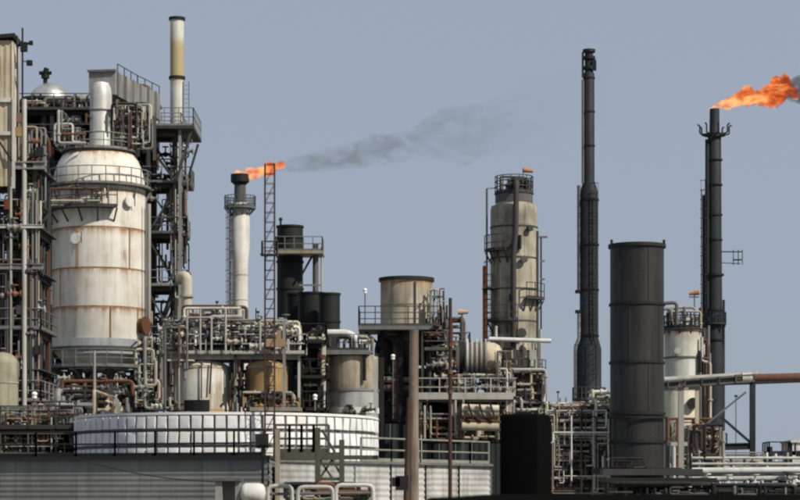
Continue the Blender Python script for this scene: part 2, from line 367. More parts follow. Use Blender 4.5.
# ------------------------------------------------------------------ grey clad shed and white clad shed in front
def sheds():
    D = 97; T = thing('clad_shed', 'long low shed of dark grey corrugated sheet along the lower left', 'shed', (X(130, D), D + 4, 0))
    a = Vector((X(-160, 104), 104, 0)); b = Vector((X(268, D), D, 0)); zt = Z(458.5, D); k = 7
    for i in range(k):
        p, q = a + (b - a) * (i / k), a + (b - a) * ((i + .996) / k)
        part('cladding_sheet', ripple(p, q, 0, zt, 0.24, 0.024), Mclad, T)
    part('roof', MB().add([(a.x, a.y - .25, zt), (b.x + .1, b.y - .25, zt), (b.x + .1, b.y + 7.6, zt), (a.x, a.y + 7.6, zt), (a.x, a.y - .25, zt + .14), (b.x + .1, b.y - .25, zt + .14), (b.x + .1, b.y + 7.6, zt + .14), (a.x, a.y + 7.6, zt + .14)],
         [(3, 2, 1, 0), (4, 5, 6, 7), (0, 1, 5, 4), (1, 2, 6, 5), (2, 3, 7, 6), (3, 0, 4, 7)]), Mdark, T)
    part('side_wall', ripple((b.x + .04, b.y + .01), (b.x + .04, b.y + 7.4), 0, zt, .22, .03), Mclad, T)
    # railing on the shed roof, dark
    zr = zt + .14; pts = [(X(u, D + .3 + (270 - u) / 428 * 6.5), D + .3 + (270 - u) / 428 * 6.5, zr) for u in (-10, 36, 76, 115, 155, 194, 234, 264)]
    part('railing', MB().rail(pts, h=1.12, sp=3, r=.042), Mdark, T)
    # white shed
    D = 99; T = thing('clad_shed', 'low white corrugated shed behind the weathered wooden pole', 'shed', (X(380, D), D + 3, 0))
    a = Vector((X(278, D), D, 0)); b = Vector((X(491, 112), 112, 0)); k = 6; zt = Z(462, D)
    for i in range(k):
        p, q = a + (b - a) * (i / k), a + (b - a) * ((i + .99) / k)
        part('cladding_sheet', ripple(p, q, 0, zt, 0.28, 0.032), Mwclad, T)
        part('corner_trim', MB().beam((q.x, q.y - .06, 0), (q.x, q.y - .06, zt + .02), 0.12, 0.05), Mgrey if i in (1, 5) else Mdark, T)
    part('roof', MB().add([(a.x, a.y - .2, zt), (b.x + .1, b.y - .2, zt), (b.x + .1, b.y + 5, zt), (a.x, a.y + 18, zt), (a.x, a.y - .2, zt + .12), (b.x + .1, b.y - .2, zt + .12), (b.x + .1, b.y + 5, zt + .12), (a.x, a.y + 18, zt + .12)],
         [(3, 2, 1, 0), (4, 5, 6, 7), (0, 1, 5, 4), (1, 2, 6, 5), (2, 3, 7, 6), (3, 0, 4, 7)]), Mgrey, T)
    part('end_wall', ripple((b.x + .05, b.y + .02), (b.x + .05, b.y + 4.9), 0, zt, .25, .04), Mwclad, T)
    pts = [a + (b - a) * t + Vector((0, .15, zt + .12)) for t in (.36, .50, .64, .78, .89, .99)]
    part('railing', MB().rail(pts, h=1.1, sp=4, r=.045), Mpale, T)
sheds()

# ------------------------------------------------------------------ white panelled round tank
def panel_tank():
    D = 112; cx, cy = X(227, D), D; r = S(150, D); z1 = Z(414, D - r * .98); z0 = Z(462, D - r)
    T = thing('panelled_tank', 'wide round tank clad in a grid of small white panels', 'tank', (cx, cy, 0))
    part('shell', MB().lathe([(r - .06, 0), (r - .06, z1), (r * .3, z1 + .25), (.001, z1 + .4)], cx, cy, 96), paint('joint_grey', (.13, .135, .145), 0, .3), T)
    n = 84; rows = 3; hh = (z1 - z0) / rows; hw = math.pi * r / n * 0.83
    me = None
    for j in range(rows):
        for i in range(n):
            t = 2 * math.pi * (i + .5) / n
            if me is None:
                h2 = hh / 2 - .075; q = []
                for s_, o in ((1.0, 0), (.94, .11), (.5, .12)):
                    for x, z in ((-1, -1), (1, -1), (1, 1), (-1, 1)): q.append((o, x * hw * s_, z * h2 * s_))
                fs = [(a + k, a + (k + 1) % 4, a + 4 + (k + 1) % 4, a + 4 + k) for a in (0, 4) for k in range(4)] + [(8, 9, 10, 11)]
                me = bpy.data.meshes.new('panel'); me.from_pydata(q, [], fs); me.materials.append(Mpanel)
            o = bpy.data.objects.new('panel', me); col.objects.link(o); o.parent = T
            o.location = ((r - .05) * math.cos(t), (r - .05) * math.sin(t), z0 + hh * (j + .5))
            o.rotation_euler = (R.uniform(-.03, .03), R.uniform(-.09, .09), t + R.uniform(-.05, .05))
    bands(T, cx, cy, r + .01, [z1 + .03], Mpanel, .12, 'rim', .06)
panel_tank()

# ------------------------------------------------------------------ main white process vessel
def main_vessel():
    D = 150; cx, cy = X(99, D), D; r = S(46.5, D)
    T = thing('process_vessel', 'huge white rust streaked process vessel with domed shoulder and ring platforms', 'vessel', (cx, cy, 0))
    zt, zs, zb = Z(152, D), Z(198, D), Z(352, D)
    prof = [(.001, Z(372, D)), (r * .62, Z(370, D)), (r * .97, zb), (r, zb + .15), (r, zs)]
    for i in range(1, 9):
        t = i / 8 * math.pi / 2 * .93; prof.append((r * (.60 + .40 * math.cos(t)), zs + (zt - zs) * math.sin(t)))
    prof.append((.001, zt + .5))
    part('shell', MB().lathe(prof, cx, cy, 64), Mvessel, T)
    for a, y0, y1 in ((-2.38, 272, 310), (-0.75, 232, 272), (-1.2, 310, 350), (-1.9, 232, 272), (-.5, 310, 350)):
        x, y = cx + (r + .005) * math.cos(a), cy + (r + .005) * math.sin(a)
        part('weld_seam', MB().beam((x, y, Z(y1, D)), (x, y, Z(y0, D)), .13, .03), paint('seam_brown', (.30, .17, .085), .5, .5), T)
    bands(T, cx, cy, r, [Z(232, D), Z(272, D), Z(310, D)], MATS['seam_brown'], .1, 'weld_seam', .012)
    bands(T, cx, cy, r, [zb + .1], Mmid, .25, 'support_ring', .14)
    # platforms
    circ_platform(T, cx, cy, r * .66, r * .80, Z(153, D), mat=Mgrey, h=1.05)
    circ_platform(T, cx, cy, r, r + .42, Z(190, D), mat=Mgrey, h=1.15)
    circ_platform(T, cx, cy, r, r + .75, Z(213, D), -3.5, -1.12, mat=Mmid, h=1.5, brackets=7)
    circ_platform(T, cx, cy, r * .8, r + .8, Z(369, D), mat=Mgrey, dk=Mgrey, h=1.1)
    # insulation blanket patch near the base and manway, nozzles
    a0, a1 = -2.05, -.45; part('blanket', MB().annulus(cx, cy, r + .002, r + .05, Z(362, D) + .4, Z(341, D), a0, a1), paint('blue_grey_patch', (.33, .36, .38), .1, .35), T)
    for a, py in ((-.80, 206), (-1.9, 244)):
        u = Vector((math.cos(a), math.sin(a), 0)); sd_ = Vector((-u.y, u.x, 0)); c = Vector((cx, cy, Z(py, D))) + u * r * .99
        mw = part('manway', MB().cyl(c - u * .2, c + u * .25, .27, n=18).cyl(c + u * .2, c + u * .27, .36, n=18).cyl(c + u * .285, c + u * .34, .36, n=18), Mwhite, T)
        part('hinge', MB().beam(c + u * .3 + sd_ * .42 + Vector((0, 0, -.3)), c + u * .3 + sd_ * .42 + Vector((0, 0, .4)), .06), Mmid, mw)
    # thin verticals: riser pipes and ladder
    for a, rad, m in ((-2.95, .12, Mmid), (-2.75, .07, Mgrey), (-.15, .11, Mpale), (-.32, .06, Mgrey)):
        x, y = cx + (r + .35) * math.cos(a), cy + (r + .35) * math.sin(a); part('riser_pipe', MB().cyl((x, y, 1), (x, y, Z(205, D)), rad, n=8), m, T)
    part('ladder', MB().ladder((cx + (r + .55) * math.cos(-2.6), cy + (r + .55) * math.sin(-2.6)), Z(369, D), Z(213, D), ax=(math.sin(2.6), math.cos(2.6))), Mdark, T)
    u = Vector((.93, -.36, 0)); c = Vector((cx, cy, Z(327, D))) + u * r
    part('rusty_nozzle', MB().cyl(c - u * .2, c + u * .4, .5, n=20).cyl(c + u * .35, c + u * .48, .62, n=20), Mrust, T)
    # legs and table under the vessel
    for i in range(8):
        a = math.pi / 8 + i * math.pi / 4; x, y = cx + r * .86 * math.cos(a), cy + r * .86 * math.sin(a)
        part('leg', MB().beam((x, y, 0), (x, y, Z(371, D)), .5, .5), Mmid, T)
    for i in range(4):
        a = -math.pi / 2 + (i - 1.5) * math.pi / 4; p = [(cx + r * .86 * math.cos(a + s_ * math.pi / 8), cy + r * .86 * math.sin(a + s_ * math.pi / 8)) for s_ in (-1, 1)]
        part('brace', MB().beam((*p[0], Z(412, D)), (*p[1], Z(376, D)), .16), Mgrey, T)
    clutter(T, (cx - r * .8, cx + r * .8, cy - r * .6, cy + r * .8, Z(430, D), Z(380, D)), 26, (.08, .3), [Mdark, Mmid, Mgrey, Mdark], 3)
    clutter(T, (cx - r * 1.1, cx + r * .9, cy - r - 1.6, cy - r - .6, Z(415, D), Z(378, D)), 10, (.05, .12), [Mgrey, Mpale, Mmid], 31)
    # overhead line: fat pipe up into a rectangular hood and duct
    px_, py_ = X(101.5, D), cy - .3; pr = S(11, D)
    part('outlet_pipe', MB().lathe([(pr * 1.05, zt - .4), (pr * 1.05, Z(135, D)), (pr, Z(133, D)), (pr, Z(98, D)), (pr * .93, Z(90, D)), (pr * .7, Z(84, D)), (.001, Z(82, D))], px_, py_, 28), paint('dull_silver', (.62, .62, .60), .15, .45, rough=.5, metal=.3), T)
    bands(T, px_, py_, pr * 1.02, [Z(134, D), Z(112, D)], Mgrey, .1, 'clamp_band')
    # hood
    z0, z1 = Z(94, D), Z(71, D)
    A = [(X(88, D), cy + .4), (X(115, D), cy + .1), (X(152, D), cy + 5.2), (X(128, D), cy + 6.2)]
    zt_ = [z1, z1, Z(80, D), Z(78, D)]; zb_ = [z0, z0, Z(107, D), Z(104, D)]
    vs = [(x, y, z) for (x, y), z in zip(A, zb_)] + [(x, y, z) for (x, y), z in zip(A, zt_)]
    h = part('duct_hood', MB().add(vs, [(3, 2, 1, 0), (4, 5, 6, 7), (0, 1, 5, 4), (1, 2, 6, 5), (2, 3, 7, 6), (3, 0, 4, 7)]), paint('hood_grey', (.27, .27, .265), .3, .6), T)
    for k in range(6):
        t = (k + .3) / 6; p = Vector(A[1]).lerp(Vector(A[2]), t); b_ = zb_[1] + (zb_[2] - zb_[1]) * t; u_ = zt_[1] + (zt_[2] - zt_[1]) * t
        part('stiffener', MB().beam((p.x + .05, p.y - .04, b_), (p.x + .05, p.y - .04, u_), .14, .12), Mgrey, h)
    part('hood_flange', MB().beam((X(87, D), cy + .3, z1 + .05), (X(116, D), cy, z1 + .05), .2, .14), Mgrey, h)
    part('hood_railing', MB().rail([(X(117, D), cy + .3, z1 - .02), (X(133, D), cy + 2.6, Z(76, D) - .02), (X(151, D), cy + 5.1, Z(80, D) - .02)], h=.55, sp=1, rails=(1.1,), toe=False), Mmid, h)
    for px0, y in ((120, 1.2), (133, 3.0), (147, 4.6)):
        part('duct_leg', MB().beam((X(px0, D), cy + y, Z(150, D)), (X(px0, D), cy + y, Z(100, D)), .2), Mmid, T)
main_vessel()

# ------------------------------------------------------------------ steel structure behind and right of the vessel, and the white stack
def back_structure():
    D = 160
    T = thing('steel_structure', 'dark multi storey steel structure wrapped behind the huge white vessel', 'structure', (X(90, D), D, 0))
    xs = [X(p, D) for p in (28, 62, 104, 143)]; zs = [Z(p, D) for p in (410, 350, 290, 237, 188, 152, 122)]
    frame(T, xs, [D - 4.5, D + .1, D + 6], zs, Mdark, Mdark, braces=.45, seed=5, rmat=Mmid)
    clutter(T, (X(27, D), X(56, D), D - 6, D + 5, Z(400, D), Z(120, D)), 44, (.06, .22), [Mdark, Mmid, Mdark, Mgrey], 11, vert=.7)
    clutter(T, (X(56, D), X(150, D), D - 2, D + 5, Z(160, D), Z(104, D)), 60, (.06, .22), [Mdark, Mmid, Mdark, Mgrey, Mdark], 12)
    clutter(T, (X(116, D), X(154, D), D - 5, D + 4, Z(150, D), Z(98, D)), 30, (.06, .2), [Mdark, Mmid, Mgrey, Mpale], 13)
    clutter(T, (X(26, D), X(86, D), D - 4, D + 4, Z(150, D), Z(104, D)), 44, (.05, .2), [Mdark, Mmid, Mdark, Mgrey], 14)
    for k, (a, b) in enumerate(((32, 385), (40, 300), (66, 140), (76, 128), (134, 128), (124, 120), (58, 250), (44, 200), (36, 160))):
        c = P(a, b, D - 4); m = MB().cyl(c - Vector((0, 0, .9)), c + Vector((0, 0, .9)), .45, n=14).sphere(c + Vector((0, 0, .9)), .45, 12, .5)
        part('small_drum', m, [Mgrey, Mmid, Mdark][k % 3], T)
    # stair tower to the right of the vessel
    D = 158; T = thing('stair_tower', 'open steel access tower with braced platforms between vessel and tall white stack', 'tower', (X(166, D), D, 0))
    xs = [X(151, D), X(178, D)]; zs = [Z(p, D) for p in (402, 345, 289, 237, 187, 134)]
    frame(T, xs, [D - 1.6, D + 1.6], zs, Mmid, Mdeck, cw=.24, braces=.8, seed=9, rmat=Mgrey)
    part('column', MB().beam((X(183, D), D - 2.2, 0), (X(183, D), D - 2.2, Z(128, D)), .2), Mgrey, T)
    # wide top gallery and its knee braces
    d = part('gallery_deck', MB().box((X(168, D), D + .5, Z(133, D)), (S(58, D), 6.2, .22)), Mmid, T)
    x0, x1, y0, y1 = X(139.5, D), X(196.5, D), D - 2.5, D + 3.5; z = Z(133, D) + .11
    part('railing', MB().rail([(x0, y1, z), (x0, y0, z), (x1, y0, z), (x1, y1, z)], h=1.25, sp=1.1), Mgrey, d)
    for y in (D - 2.3, D + 3.2):
        part('knee_brace', MB().beam((X(180, D), y, Z(185, D)), (X(194, D), y, Z(137, D)), .16), Mmid, T)
        part('knee_brace', MB().beam((X(178, D), y, Z(184, D)), (X(152, D), y, Z(150, D)), .16), Mmid, T)
    for py, e in ((187, 192), (237, 188), (289, 189)):
        part('side_balcony', MB().box((X((178 + e) / 2, D), D, Z(py, D)), (S(e - 178, D), 3, .2)), Mmid, T)
        part('railing', MB().rail([(X(178, D), D - 1.5, Z(py, D) + .1), (X(e, D), D - 1.5, Z(py, D) + .1), (X(e, D), D + 1.5, Z(py, D) + .1)], sp=.8), Mgrey, T)
    for k in (0, 1, 3):
        za, zb = zs[k] + .06, zs[k + 1]; s_ = 1 if k % 2 else -1
        a, b = (X(155, D), X(175, D))[::s_]
        m = MB()
        for y in (D - .9, D - .1): m.beam((a, y, za), (b, y, zb), .08, .25)
        for i in range(1, 16): t = i / 16; m.box((a + (b - a) * t, D - .5, za + (zb - za) * t), (.22, .74, .04))
        part('stair_flight', m, Mgrey, T)
    clutter(T, (X(147, D), X(186, D), D - 1.5, D + 2, Z(400, D), Z(300, D)), 26, (.04, .12), [Mdark, Mmid, Mgrey, Mpale], 21, vert=.75)
    clutter(T, (X(150, D), X(172, D), D, D + 3, Z(290, D), Z(140, D)), 8, (.04, .1), [Mdark, Mmid, Mgrey], 22, vert=.8)
    valves(T, (X(150, D), X(190, D), D - 2, D, Z(230, D), Z(130, D)), 12, [Mdark, Mgrey], 23, 1.3)
    # tall white stack
    D = 166; cx = X(177, D); r = S(6.9, D)
    T = thing('slim_stack', 'tall slim white stack with yellowed upper band left of the sky', 'stack', (cx, D, 0))
    part('lower_shell', MB().lathe([(r * .72, 0), (r * .72, Z(140, D)), (r, Z(132, D)), (r, Z(78, D))], cx, D, 28), Mstk, T)
    part('upper_shell', MB().lathe([(r, Z(78, D)), (r, Z(19, D)), (r * .85, Z(19, D)), (r * .85, Z(30, D)), (.001, Z(30, D))], cx, D, 28), Mstk, T)
    bands(T, cx, D, r, [Z(19, D), Z(78, D)], Mdark, .2, 'flange', .1)
    bands(T, cx, D, r * .72, [Z(172, D), Z(210, D)], Mgrey, .16, 'flange', .1)
    part('ladder', MB().ladder((cx + r + .2, D - .3), Z(133, D), Z(82, D), .4, False), Mgrey, T)
    # silver domed drum
    D = 163; cx = X(50, D); r = S(22.5, D)
    T = thing('domed_drum', 'silver domed drum with a relief valve, top left behind the framework', 'drum', (cx, D, 0))
    part('shell', MB().lathe([(r * .98, Z(240, D)), (r, Z(240, D) + .1), (r, Z(107, D))] + dome(r, Z(107, D), S(24, D)), cx, D, 40), Msilver, T)
    for i in range(6):
        a = i * math.pi / 3 + .2; part('leg', MB().beam((cx + r * .8 * math.cos(a), D + r * .8 * math.sin(a), 0), (cx + r * .8 * math.cos(a), D + r * .8 * math.sin(a), Z(239, D)), .35), Mdark, T)
    c = Vector((X(46, D), D - .3, Z(84, D)))
    part('relief_valve', MB().cyl(c, c + Vector((0, 0, .9)), .16, n=10).cyl(c + Vector((0, 0, .35)), c + Vector((0, 0, .6)), .3, n=10).cyl(c + Vector((-.45, 0, .75)), c + Vector((.45, 0, .75)), .14, n=8).cyl(c + Vector((0, 0, .8)), c + Vector((.1, 0, 1.1)), .2, n=8), Mdark, T)
    bands(T, cx, D, r, [Z(112, D)], Mgrey, .15, 'girth_band')
    # cream elbow riser by the stair tower
    D = 148
    part_ = MB().tube([(X(187, D), D, 0), (X(187, D), D, Z(276, D)), (X(180, D), D + .4, Z(276, D)), (X(177, D), D + 2.5, Z(276, D))], S(5.2, D), 14, bend=.55)
    T = thing('elbow_riser', 'cream upright pipe with curved elbow top beside the access tower', 'pipe', (X(187, D), D, 0))
    part('riser', part_, Mcream, T)
    for py in (296, 330, 372): part('flange', MB().annulus(X(187, D), D, S(5.1, D), S(7.3, D), Z(py, D) - .08, Z(py, D) + .08, n=20), Mpale, T)
back_structure()

# ------------------------------------------------------------------ left edge steel structure
def left_structure():
    X = lambda p, D: (p - 400) * (D - 2.8) / F        # front plane of the structure
    Z = lambda p, D: CH + (YH - p) * (D - 2.8) / F
    D = 124
    T = thing('pipe_structure', 'pipe filled steel structure with beige sheeted head cut by the left edge', 'structure', (X(10, D), D, 0))
    xs = [X(p, D) for p in (-62, -26, 9, 34)]; zs = [Z(p, D) for p in (436, 402, 370, 330, 272, 228, 168)]
    frame(T, xs, [D - 2.6, D + 2.4], zs, Mmid, Mdeck, cw=.2, braces=.45, seed=15, rmat=Mgrey, railz=(0, 1, 3))
    part('cross_girder', MB().beam((X(-60, D), D - 3, Z(166, D)), (X(46, D), D - 3, Z(166, D)), .3, .42, 'I'), Mpale, T)
    part('cross_girder', MB().beam((X(-60, D), D - 3, Z(267, D)), (X(44, D), D - 3, Z(267, D)), .18, .3, 'I'), Mgrey, T)
    part('cross_girder', MB().beam((X(-60, D), D - 3.1, Z(227, D)), (X(44, D), D - 3.1, Z(227, D)), .12, .2, 'I'), Mpale, T)
    part('riser_pipe', MB().cyl((X(25, D), D - 3, 0), (X(25, D), D - 3, Z(100, D)), S(2.3, D), n=10), Mpale, T)
    part('riser_pipe', MB().cyl((X(11.5, D), D - 3, 0), (X(11.5, D), D - 3, Z(172, D)), S(1.3, D), n=8), Mpale, T)
    part('riser_pipe', MB().cyl((X(33, D), D - 2.9, 0), (X(33, D), D - 2.9, Z(188, D)), S(1.2, D), n=8), Mgrey, T)
    part('riser_pipe', MB().cyl((X(36.5, D), D - 2.9, Z(330, D)), (X(36.5, D), D - 2.9, Z(200, D)), S(1.6, D), n=8), Mmid, T)
    part('riser_pipe', MB().cyl((X(18, D), D - 2.7, 0), (X(18, D), D - 2.7, Z(170, D)), S(1.8, D), n=8), Mdark, T)
    clutter(T, (X(-50, D), X(36, D), D - 2.2, D + 2.4, Z(440, D), Z(235, D)), 110, (.03, .13), [Mdark, Mmid, Mdark, Mgrey, Mdark, Mdark, Mpale], 16, vert=.75)  # inner pipes mostly in dark paint, standing in for shade within the dense structure
    clutter(T, (X(-10, D), X(40, D), D - 3, D - 2.4, Z(440, D), Z(180, D)), 26, (.025, .06), [Mpale, Mgrey, Mmid], 161, vert=.8)
    valves(T, (X(-5, D), X(40, D), D - 3.1, D - 2.6, Z(440, D), Z(180, D)), 26, [Mpale, Mgrey, Mmid, Mred], 162, .9)
    clutter(T, (X(-50, D), X(24, D), D - 2.4, D + 2, Z(228, D), Z(172, D)), 34, (.04, .12), [Mmid, Mdark, Mred, Mtan, Mgrey], 17, vert=.6)
    clutter(T, (X(14, D), X(38, D), D - 2, D + 2.4, Z(230, D), Z(120, D)), 22, (.05, .14), [Mdark, Mmid, Mgrey], 18, vert=.75)
    for k, (a, b, m) in enumerate(((8, 205, Mred), (19, 132, Mochre), (20, 118, Mred), (30, 165, Mdark), (40, 152, Mdark), (38, 350, Mdark), (20, 310, Mmid))):
        c = P(a, b, D - 2.9); part('instrument_box', MB().box(c, (.38, .3, .5)), m, T)
    # sheeted head
    x0, x1, yf, yb = X(-70, D), X(13, D), D - 3.2, D - 1.0; zb, zt = Z(192, D), Z(42, D)
    k = 6
    h = part('sheeting_frame', MB().box(((x0 + x1) / 2, (yf + yb) / 2 + .1, (zb + zt) / 2 + 1), (x1 - x0 - .2, yb - yf - .3, zt - zb - 2.2)), Mtan, T)
    for i in range(k):
        a, b = x0 + (x1 - x0) * i / k, x0 + (x1 - x0) * (i + .985) / k
        part('cladding_sheet', ripple((a, yf), (b, yf), zb + R.uniform(0, .7), zt, .3, .05, True), Mbeige, T)
    for i in range(4):
        a, b = yf + (yb - yf) * i / 4, yf + (yb - yf) * (i + .985) / 4
        part('cladding_sheet', ripple((x1, a), (x1, b), zb + R.uniform(0, 1), zt, .3, .05, True), Mbeige, T)
    part('roof', MB().add([(x0, yf - .3, zt - .25), (x1 + .2, yf - .3, zt + .15), (x1 + .2, yb, zt + .15), (x0, yb, zt - .25), (x0, yf - .3, zt - .05), (x1 + .2, yf - .3, zt + .35), (x1 + .2, yb, zt + .35), (x0, yb, zt - .05)],
         [(3, 2, 1, 0), (4, 5, 6, 7), (0, 1, 5, 4), (1, 2, 6, 5), (2, 3, 7, 6), (3, 0, 4, 7)]), Mdark, T)
    for y in (102, 135): part('sheeting_girt', MB().beam((x0, yf - .12, Z(y, D)), (x1 + .1, yf - .12, Z(y, D)), .14, .2), Mpale, T)
    part('corner_post', MB().beam((X(15.5, D), yf - .2, Z(190, D)), (X(15.5, D), yf - .2, Z(100, D)), .14), Mpale, T)
    # bracing diagonals and side mast with lamp arms
    part('brace', MB().beam((X(-4, D), yf - .25, Z(135, D)), (X(14, D), yf - .25, Z(163, D)), .1), Mdark, T)
    part('mast', MB().cyl((X(22.5, D), D - 2.8, Z(168, D)), (X(22.5, D), D - 2.8, Z(28, D)), S(.9, D), n=8), Mdark, T)
    part('mast', MB().cyl((X(17.5, D), D - 2.8, Z(168, D)), (X(17.5, D), D - 2.8, Z(36, D)), S(.9, D), n=8), Mmid, T)
    m = MB().beam((X(16, D), D - 2.8, Z(46, D)), (X(31, D), D - 2.8, Z(43, D)), .12)
    m.box(P(24, 47, D - 2.8), (.35, .3, .5)).box(P(31, 43, D - 2.8), (.2, .2, .22)).box(P(29.5, 63, D - 2.8), (.3, .25, .28)).beam(P(22, 61, D - 2.8), P(29, 62, D - 2.8), .05)
    part('lamp_arm', m, Mdark, T)
    # olive drum on a lower level
    D2 = 119; cx = X(-8, D2); r = S(16.5, D2); T = thing('olive_drum', 'pale olive upright drum at the left edge low down', 'drum', (cx, D2, 0))
    part('shell', MB().lathe([(r, 0), (r, Z(360, D2))] + dome(r, Z(360, D2), .6), cx, D2, 32), paint('olive_drum_paint', (.36, .35, .25), .4, .5), T)
    bands(T, cx, D2, r, [Z(380, D2), Z(408, D2)], Mtan, .1)
    # low galleries in front of it
    D3 = 114; T = thing('low_gallery', 'low dark gallery with several handrails in front of the left structure', 'gallery', (X(35, D3), D3, 0))
    clutter(T, (X(-10, D3), X(74, D3), D3 - 1.2, D3 - .8, Z(458, D3), Z(400, D3)), 22, (.02, .05), [Mpale, Mgrey, Mmid, Mochre], 36, vert=.55)
    frame(T, [X(p, D3) for p in (-25, 10, 38, 72)], [D3 - 1, D3 + 1.2], [Z(456, D3), Z(428, D3)], Molive, Mdeck, cw=.14, braces=.3, seed=33, rmat=Mmid)
    clutter(T, (X(-10, D3), X(74, D3), D3 - .9, D3 + 3, Z(462, D3), Z(405, D3)), 34, (.04, .12), [Mdark, Mmid, Molive, Mgrey], 34, vert=.5)
    clutter(T, (X(40, D3), X(80, D3), D3 + 3, D3 + 12, Z(450, D3), Z(385, D3)), 30, (.06, .2), [Mdark, Mmid, Mdark, Mgrey], 35, vert=.6)
    # white lamp on gallery
    lamp(P(34.5, 394, D3 - 1), Z(428, D3), 'small white lamp over the low left gallery')
    D4 = 118; c = X(87, D4)
    T = thing('vent_pipe', 'slim pale vent pipe standing behind the panelled tank, left end', 'pipe', (c, D4, 0))
    part('pipe', MB().cyl((c, D4, 0), (c, D4, Z(347, D4)), S(1.8, D4), S(1.4, D4), 10), Mpale, T)
    part('collar', MB().cyl((c, D4, Z(405, D4)), (c, D4, Z(402, D4)), S(3, D4), n=10), Mgrey, T)
LN = [0]
def lamp(c, zbase, label):
    T = thing('yard_lamp', label, 'lamp', (c.x, c.y, zbase))
    part('pole', MB().cyl((c.x, c.y, zbase), (c.x, c.y, c.z - .1), .04, n=6), Mgrey, T)
    part('lamp_head', MB().sphere(c, .15, 12, .8).cyl(c - Vector((0, 0, .22)), c - Vector((0, 0, .1)), .12, n=8), Mglobe, T)
left_structure()

# ------------------------------------------------------------------ white flare tower, flames
def flame_mat(name, core, mid, dark, strength, dens, length):
    m = bpy.data.materials.new(name); m.use_nodes = True; n = m.node_tree.nodes; L = m.node_tree.links; n.clear()
    out = n.new('ShaderNodeOutputMaterial'); v = n.new('ShaderNodeVolumePrincipled'); tc = n.new('ShaderNodeTexCoord')
    mp = n.new('ShaderNodeMapping'); mp.inputs['Scale'].default_value = (.45, 1, 1); mp.inputs['Rotation'].default_value = (0, .25, 0); L.new(tc.outputs['Object'], mp.inputs[0])
    def ns(scale, det, dist):
        t = n.new('ShaderNodeTexNoise'); t.inputs['Scale'].default_value = scale; t.inputs['Detail'].default_value = det; t.inputs['Distortion'].default_value = dist
        L.new(mp.outputs[0], t.inputs['Vector']); return t.outputs[0]
    cr = n.new('ShaderNodeValToRGB'); e = cr.color_ramp.elements
    e[0].position = .38; e[0].color = (*dark, 1); e[1].position = .64; e[1].color = (*core, 1); k = e.new(.52); k.color = (*mid, 1)
    sx = n.new('ShaderNodeSeparateXYZ'); L.new(tc.outputs['Object'], sx.inputs[0])
    gx = n.new('ShaderNodeMapRange'); gx.inputs[2].default_value = length; gx.inputs[3].default_value = .13; gx.inputs[4].default_value = -.06; L.new(sx.outputs[0], gx.inputs[0])
    ga = n.new('ShaderNodeMath'); ga.operation = 'ADD'; L.new(ns(1.35, 4, 1.2), ga.inputs[0]); L.new(gx.outputs[0], ga.inputs[1]); L.new(ga.outputs[0], cr.inputs[0])
    mr = n.new('ShaderNodeMapRange'); mr.inputs[1].default_value = .37; mr.inputs[2].default_value = .47; L.new(ns(1.1, 5, 1.0), mr.inputs[0])
    d = n.new('ShaderNodeMath'); d.operation = 'MULTIPLY'; d.inputs[1].default_value = dens; L.new(mr.outputs[0], d.inputs[0])
    s_ = n.new('ShaderNodeMath'); s_.operation = 'MULTIPLY'; s_.inputs[1].default_value = strength; L.new(mr.outputs[0], s_.inputs[0])
    L.new(cr.outputs[0], v.inputs['Emission Color']); L.new(s_.outputs[0], v.inputs['Emission Strength']); L.new(d.outputs[0], v.inputs['Density'])
    v.inputs['Color'].default_value = (.05, .02, .01, 1); L.new(v.outputs[0], out.inputs['Volume']); return m
def smoke_mat(name, dens, x0, x1, lo=.42, hi=.66, scale=.35):
    m = bpy.data.materials.new(name); m.use_nodes = True; n = m.node_tree.nodes; L = m.node_tree.links; n.clear()
    out = n.new('ShaderNodeOutputMaterial'); v = n.new('ShaderNodeVolumePrincipled'); tc = n.new('ShaderNodeTexCoord')
    mp = n.new('ShaderNodeMapping'); mp.inputs['Scale'].default_value = (.6, 1, 1); L.new(tc.outputs['Object'], mp.inputs[0])
    t = n.new('ShaderNodeTexNoise'); t.inputs['Scale'].default_value = scale; t.inputs['Detail'].default_value = 8; t.inputs['Distortion'].default_value = 1.4
    L.new(mp.outputs[0], t.inputs['Vector'])
    mr = n.new('ShaderNodeMapRange'); mr.inputs[1].default_value = lo; mr.inputs[2].default_value = hi; L.new(t.outputs[0], mr.inputs[0])
    sx = n.new('ShaderNodeSeparateXYZ'); L.new(tc.outputs['Object'], sx.inputs[0])
    fd = n.new('ShaderNodeMapRange'); fd.inputs[1].default_value = x0; fd.inputs[2].default_value = x1; fd.inputs[3].default_value = dens; fd.inputs[4].default_value = dens * .03
    fd.interpolation_type = 'SMOOTHERSTEP'; L.new(sx.outputs[0], fd.inputs[0])
    d = n.new('ShaderNodeMath'); d.operation = 'MULTIPLY'; L.new(mr.outputs[0], d.inputs[0]); L.new(fd.outputs[0], d.inputs[1])
    L.new(d.outputs[0], v.inputs['Density']); v.inputs['Color'].default_value = (.12, .105, .09, 1)
    L.new(v.outputs[0], out.inputs['Volume']); return m
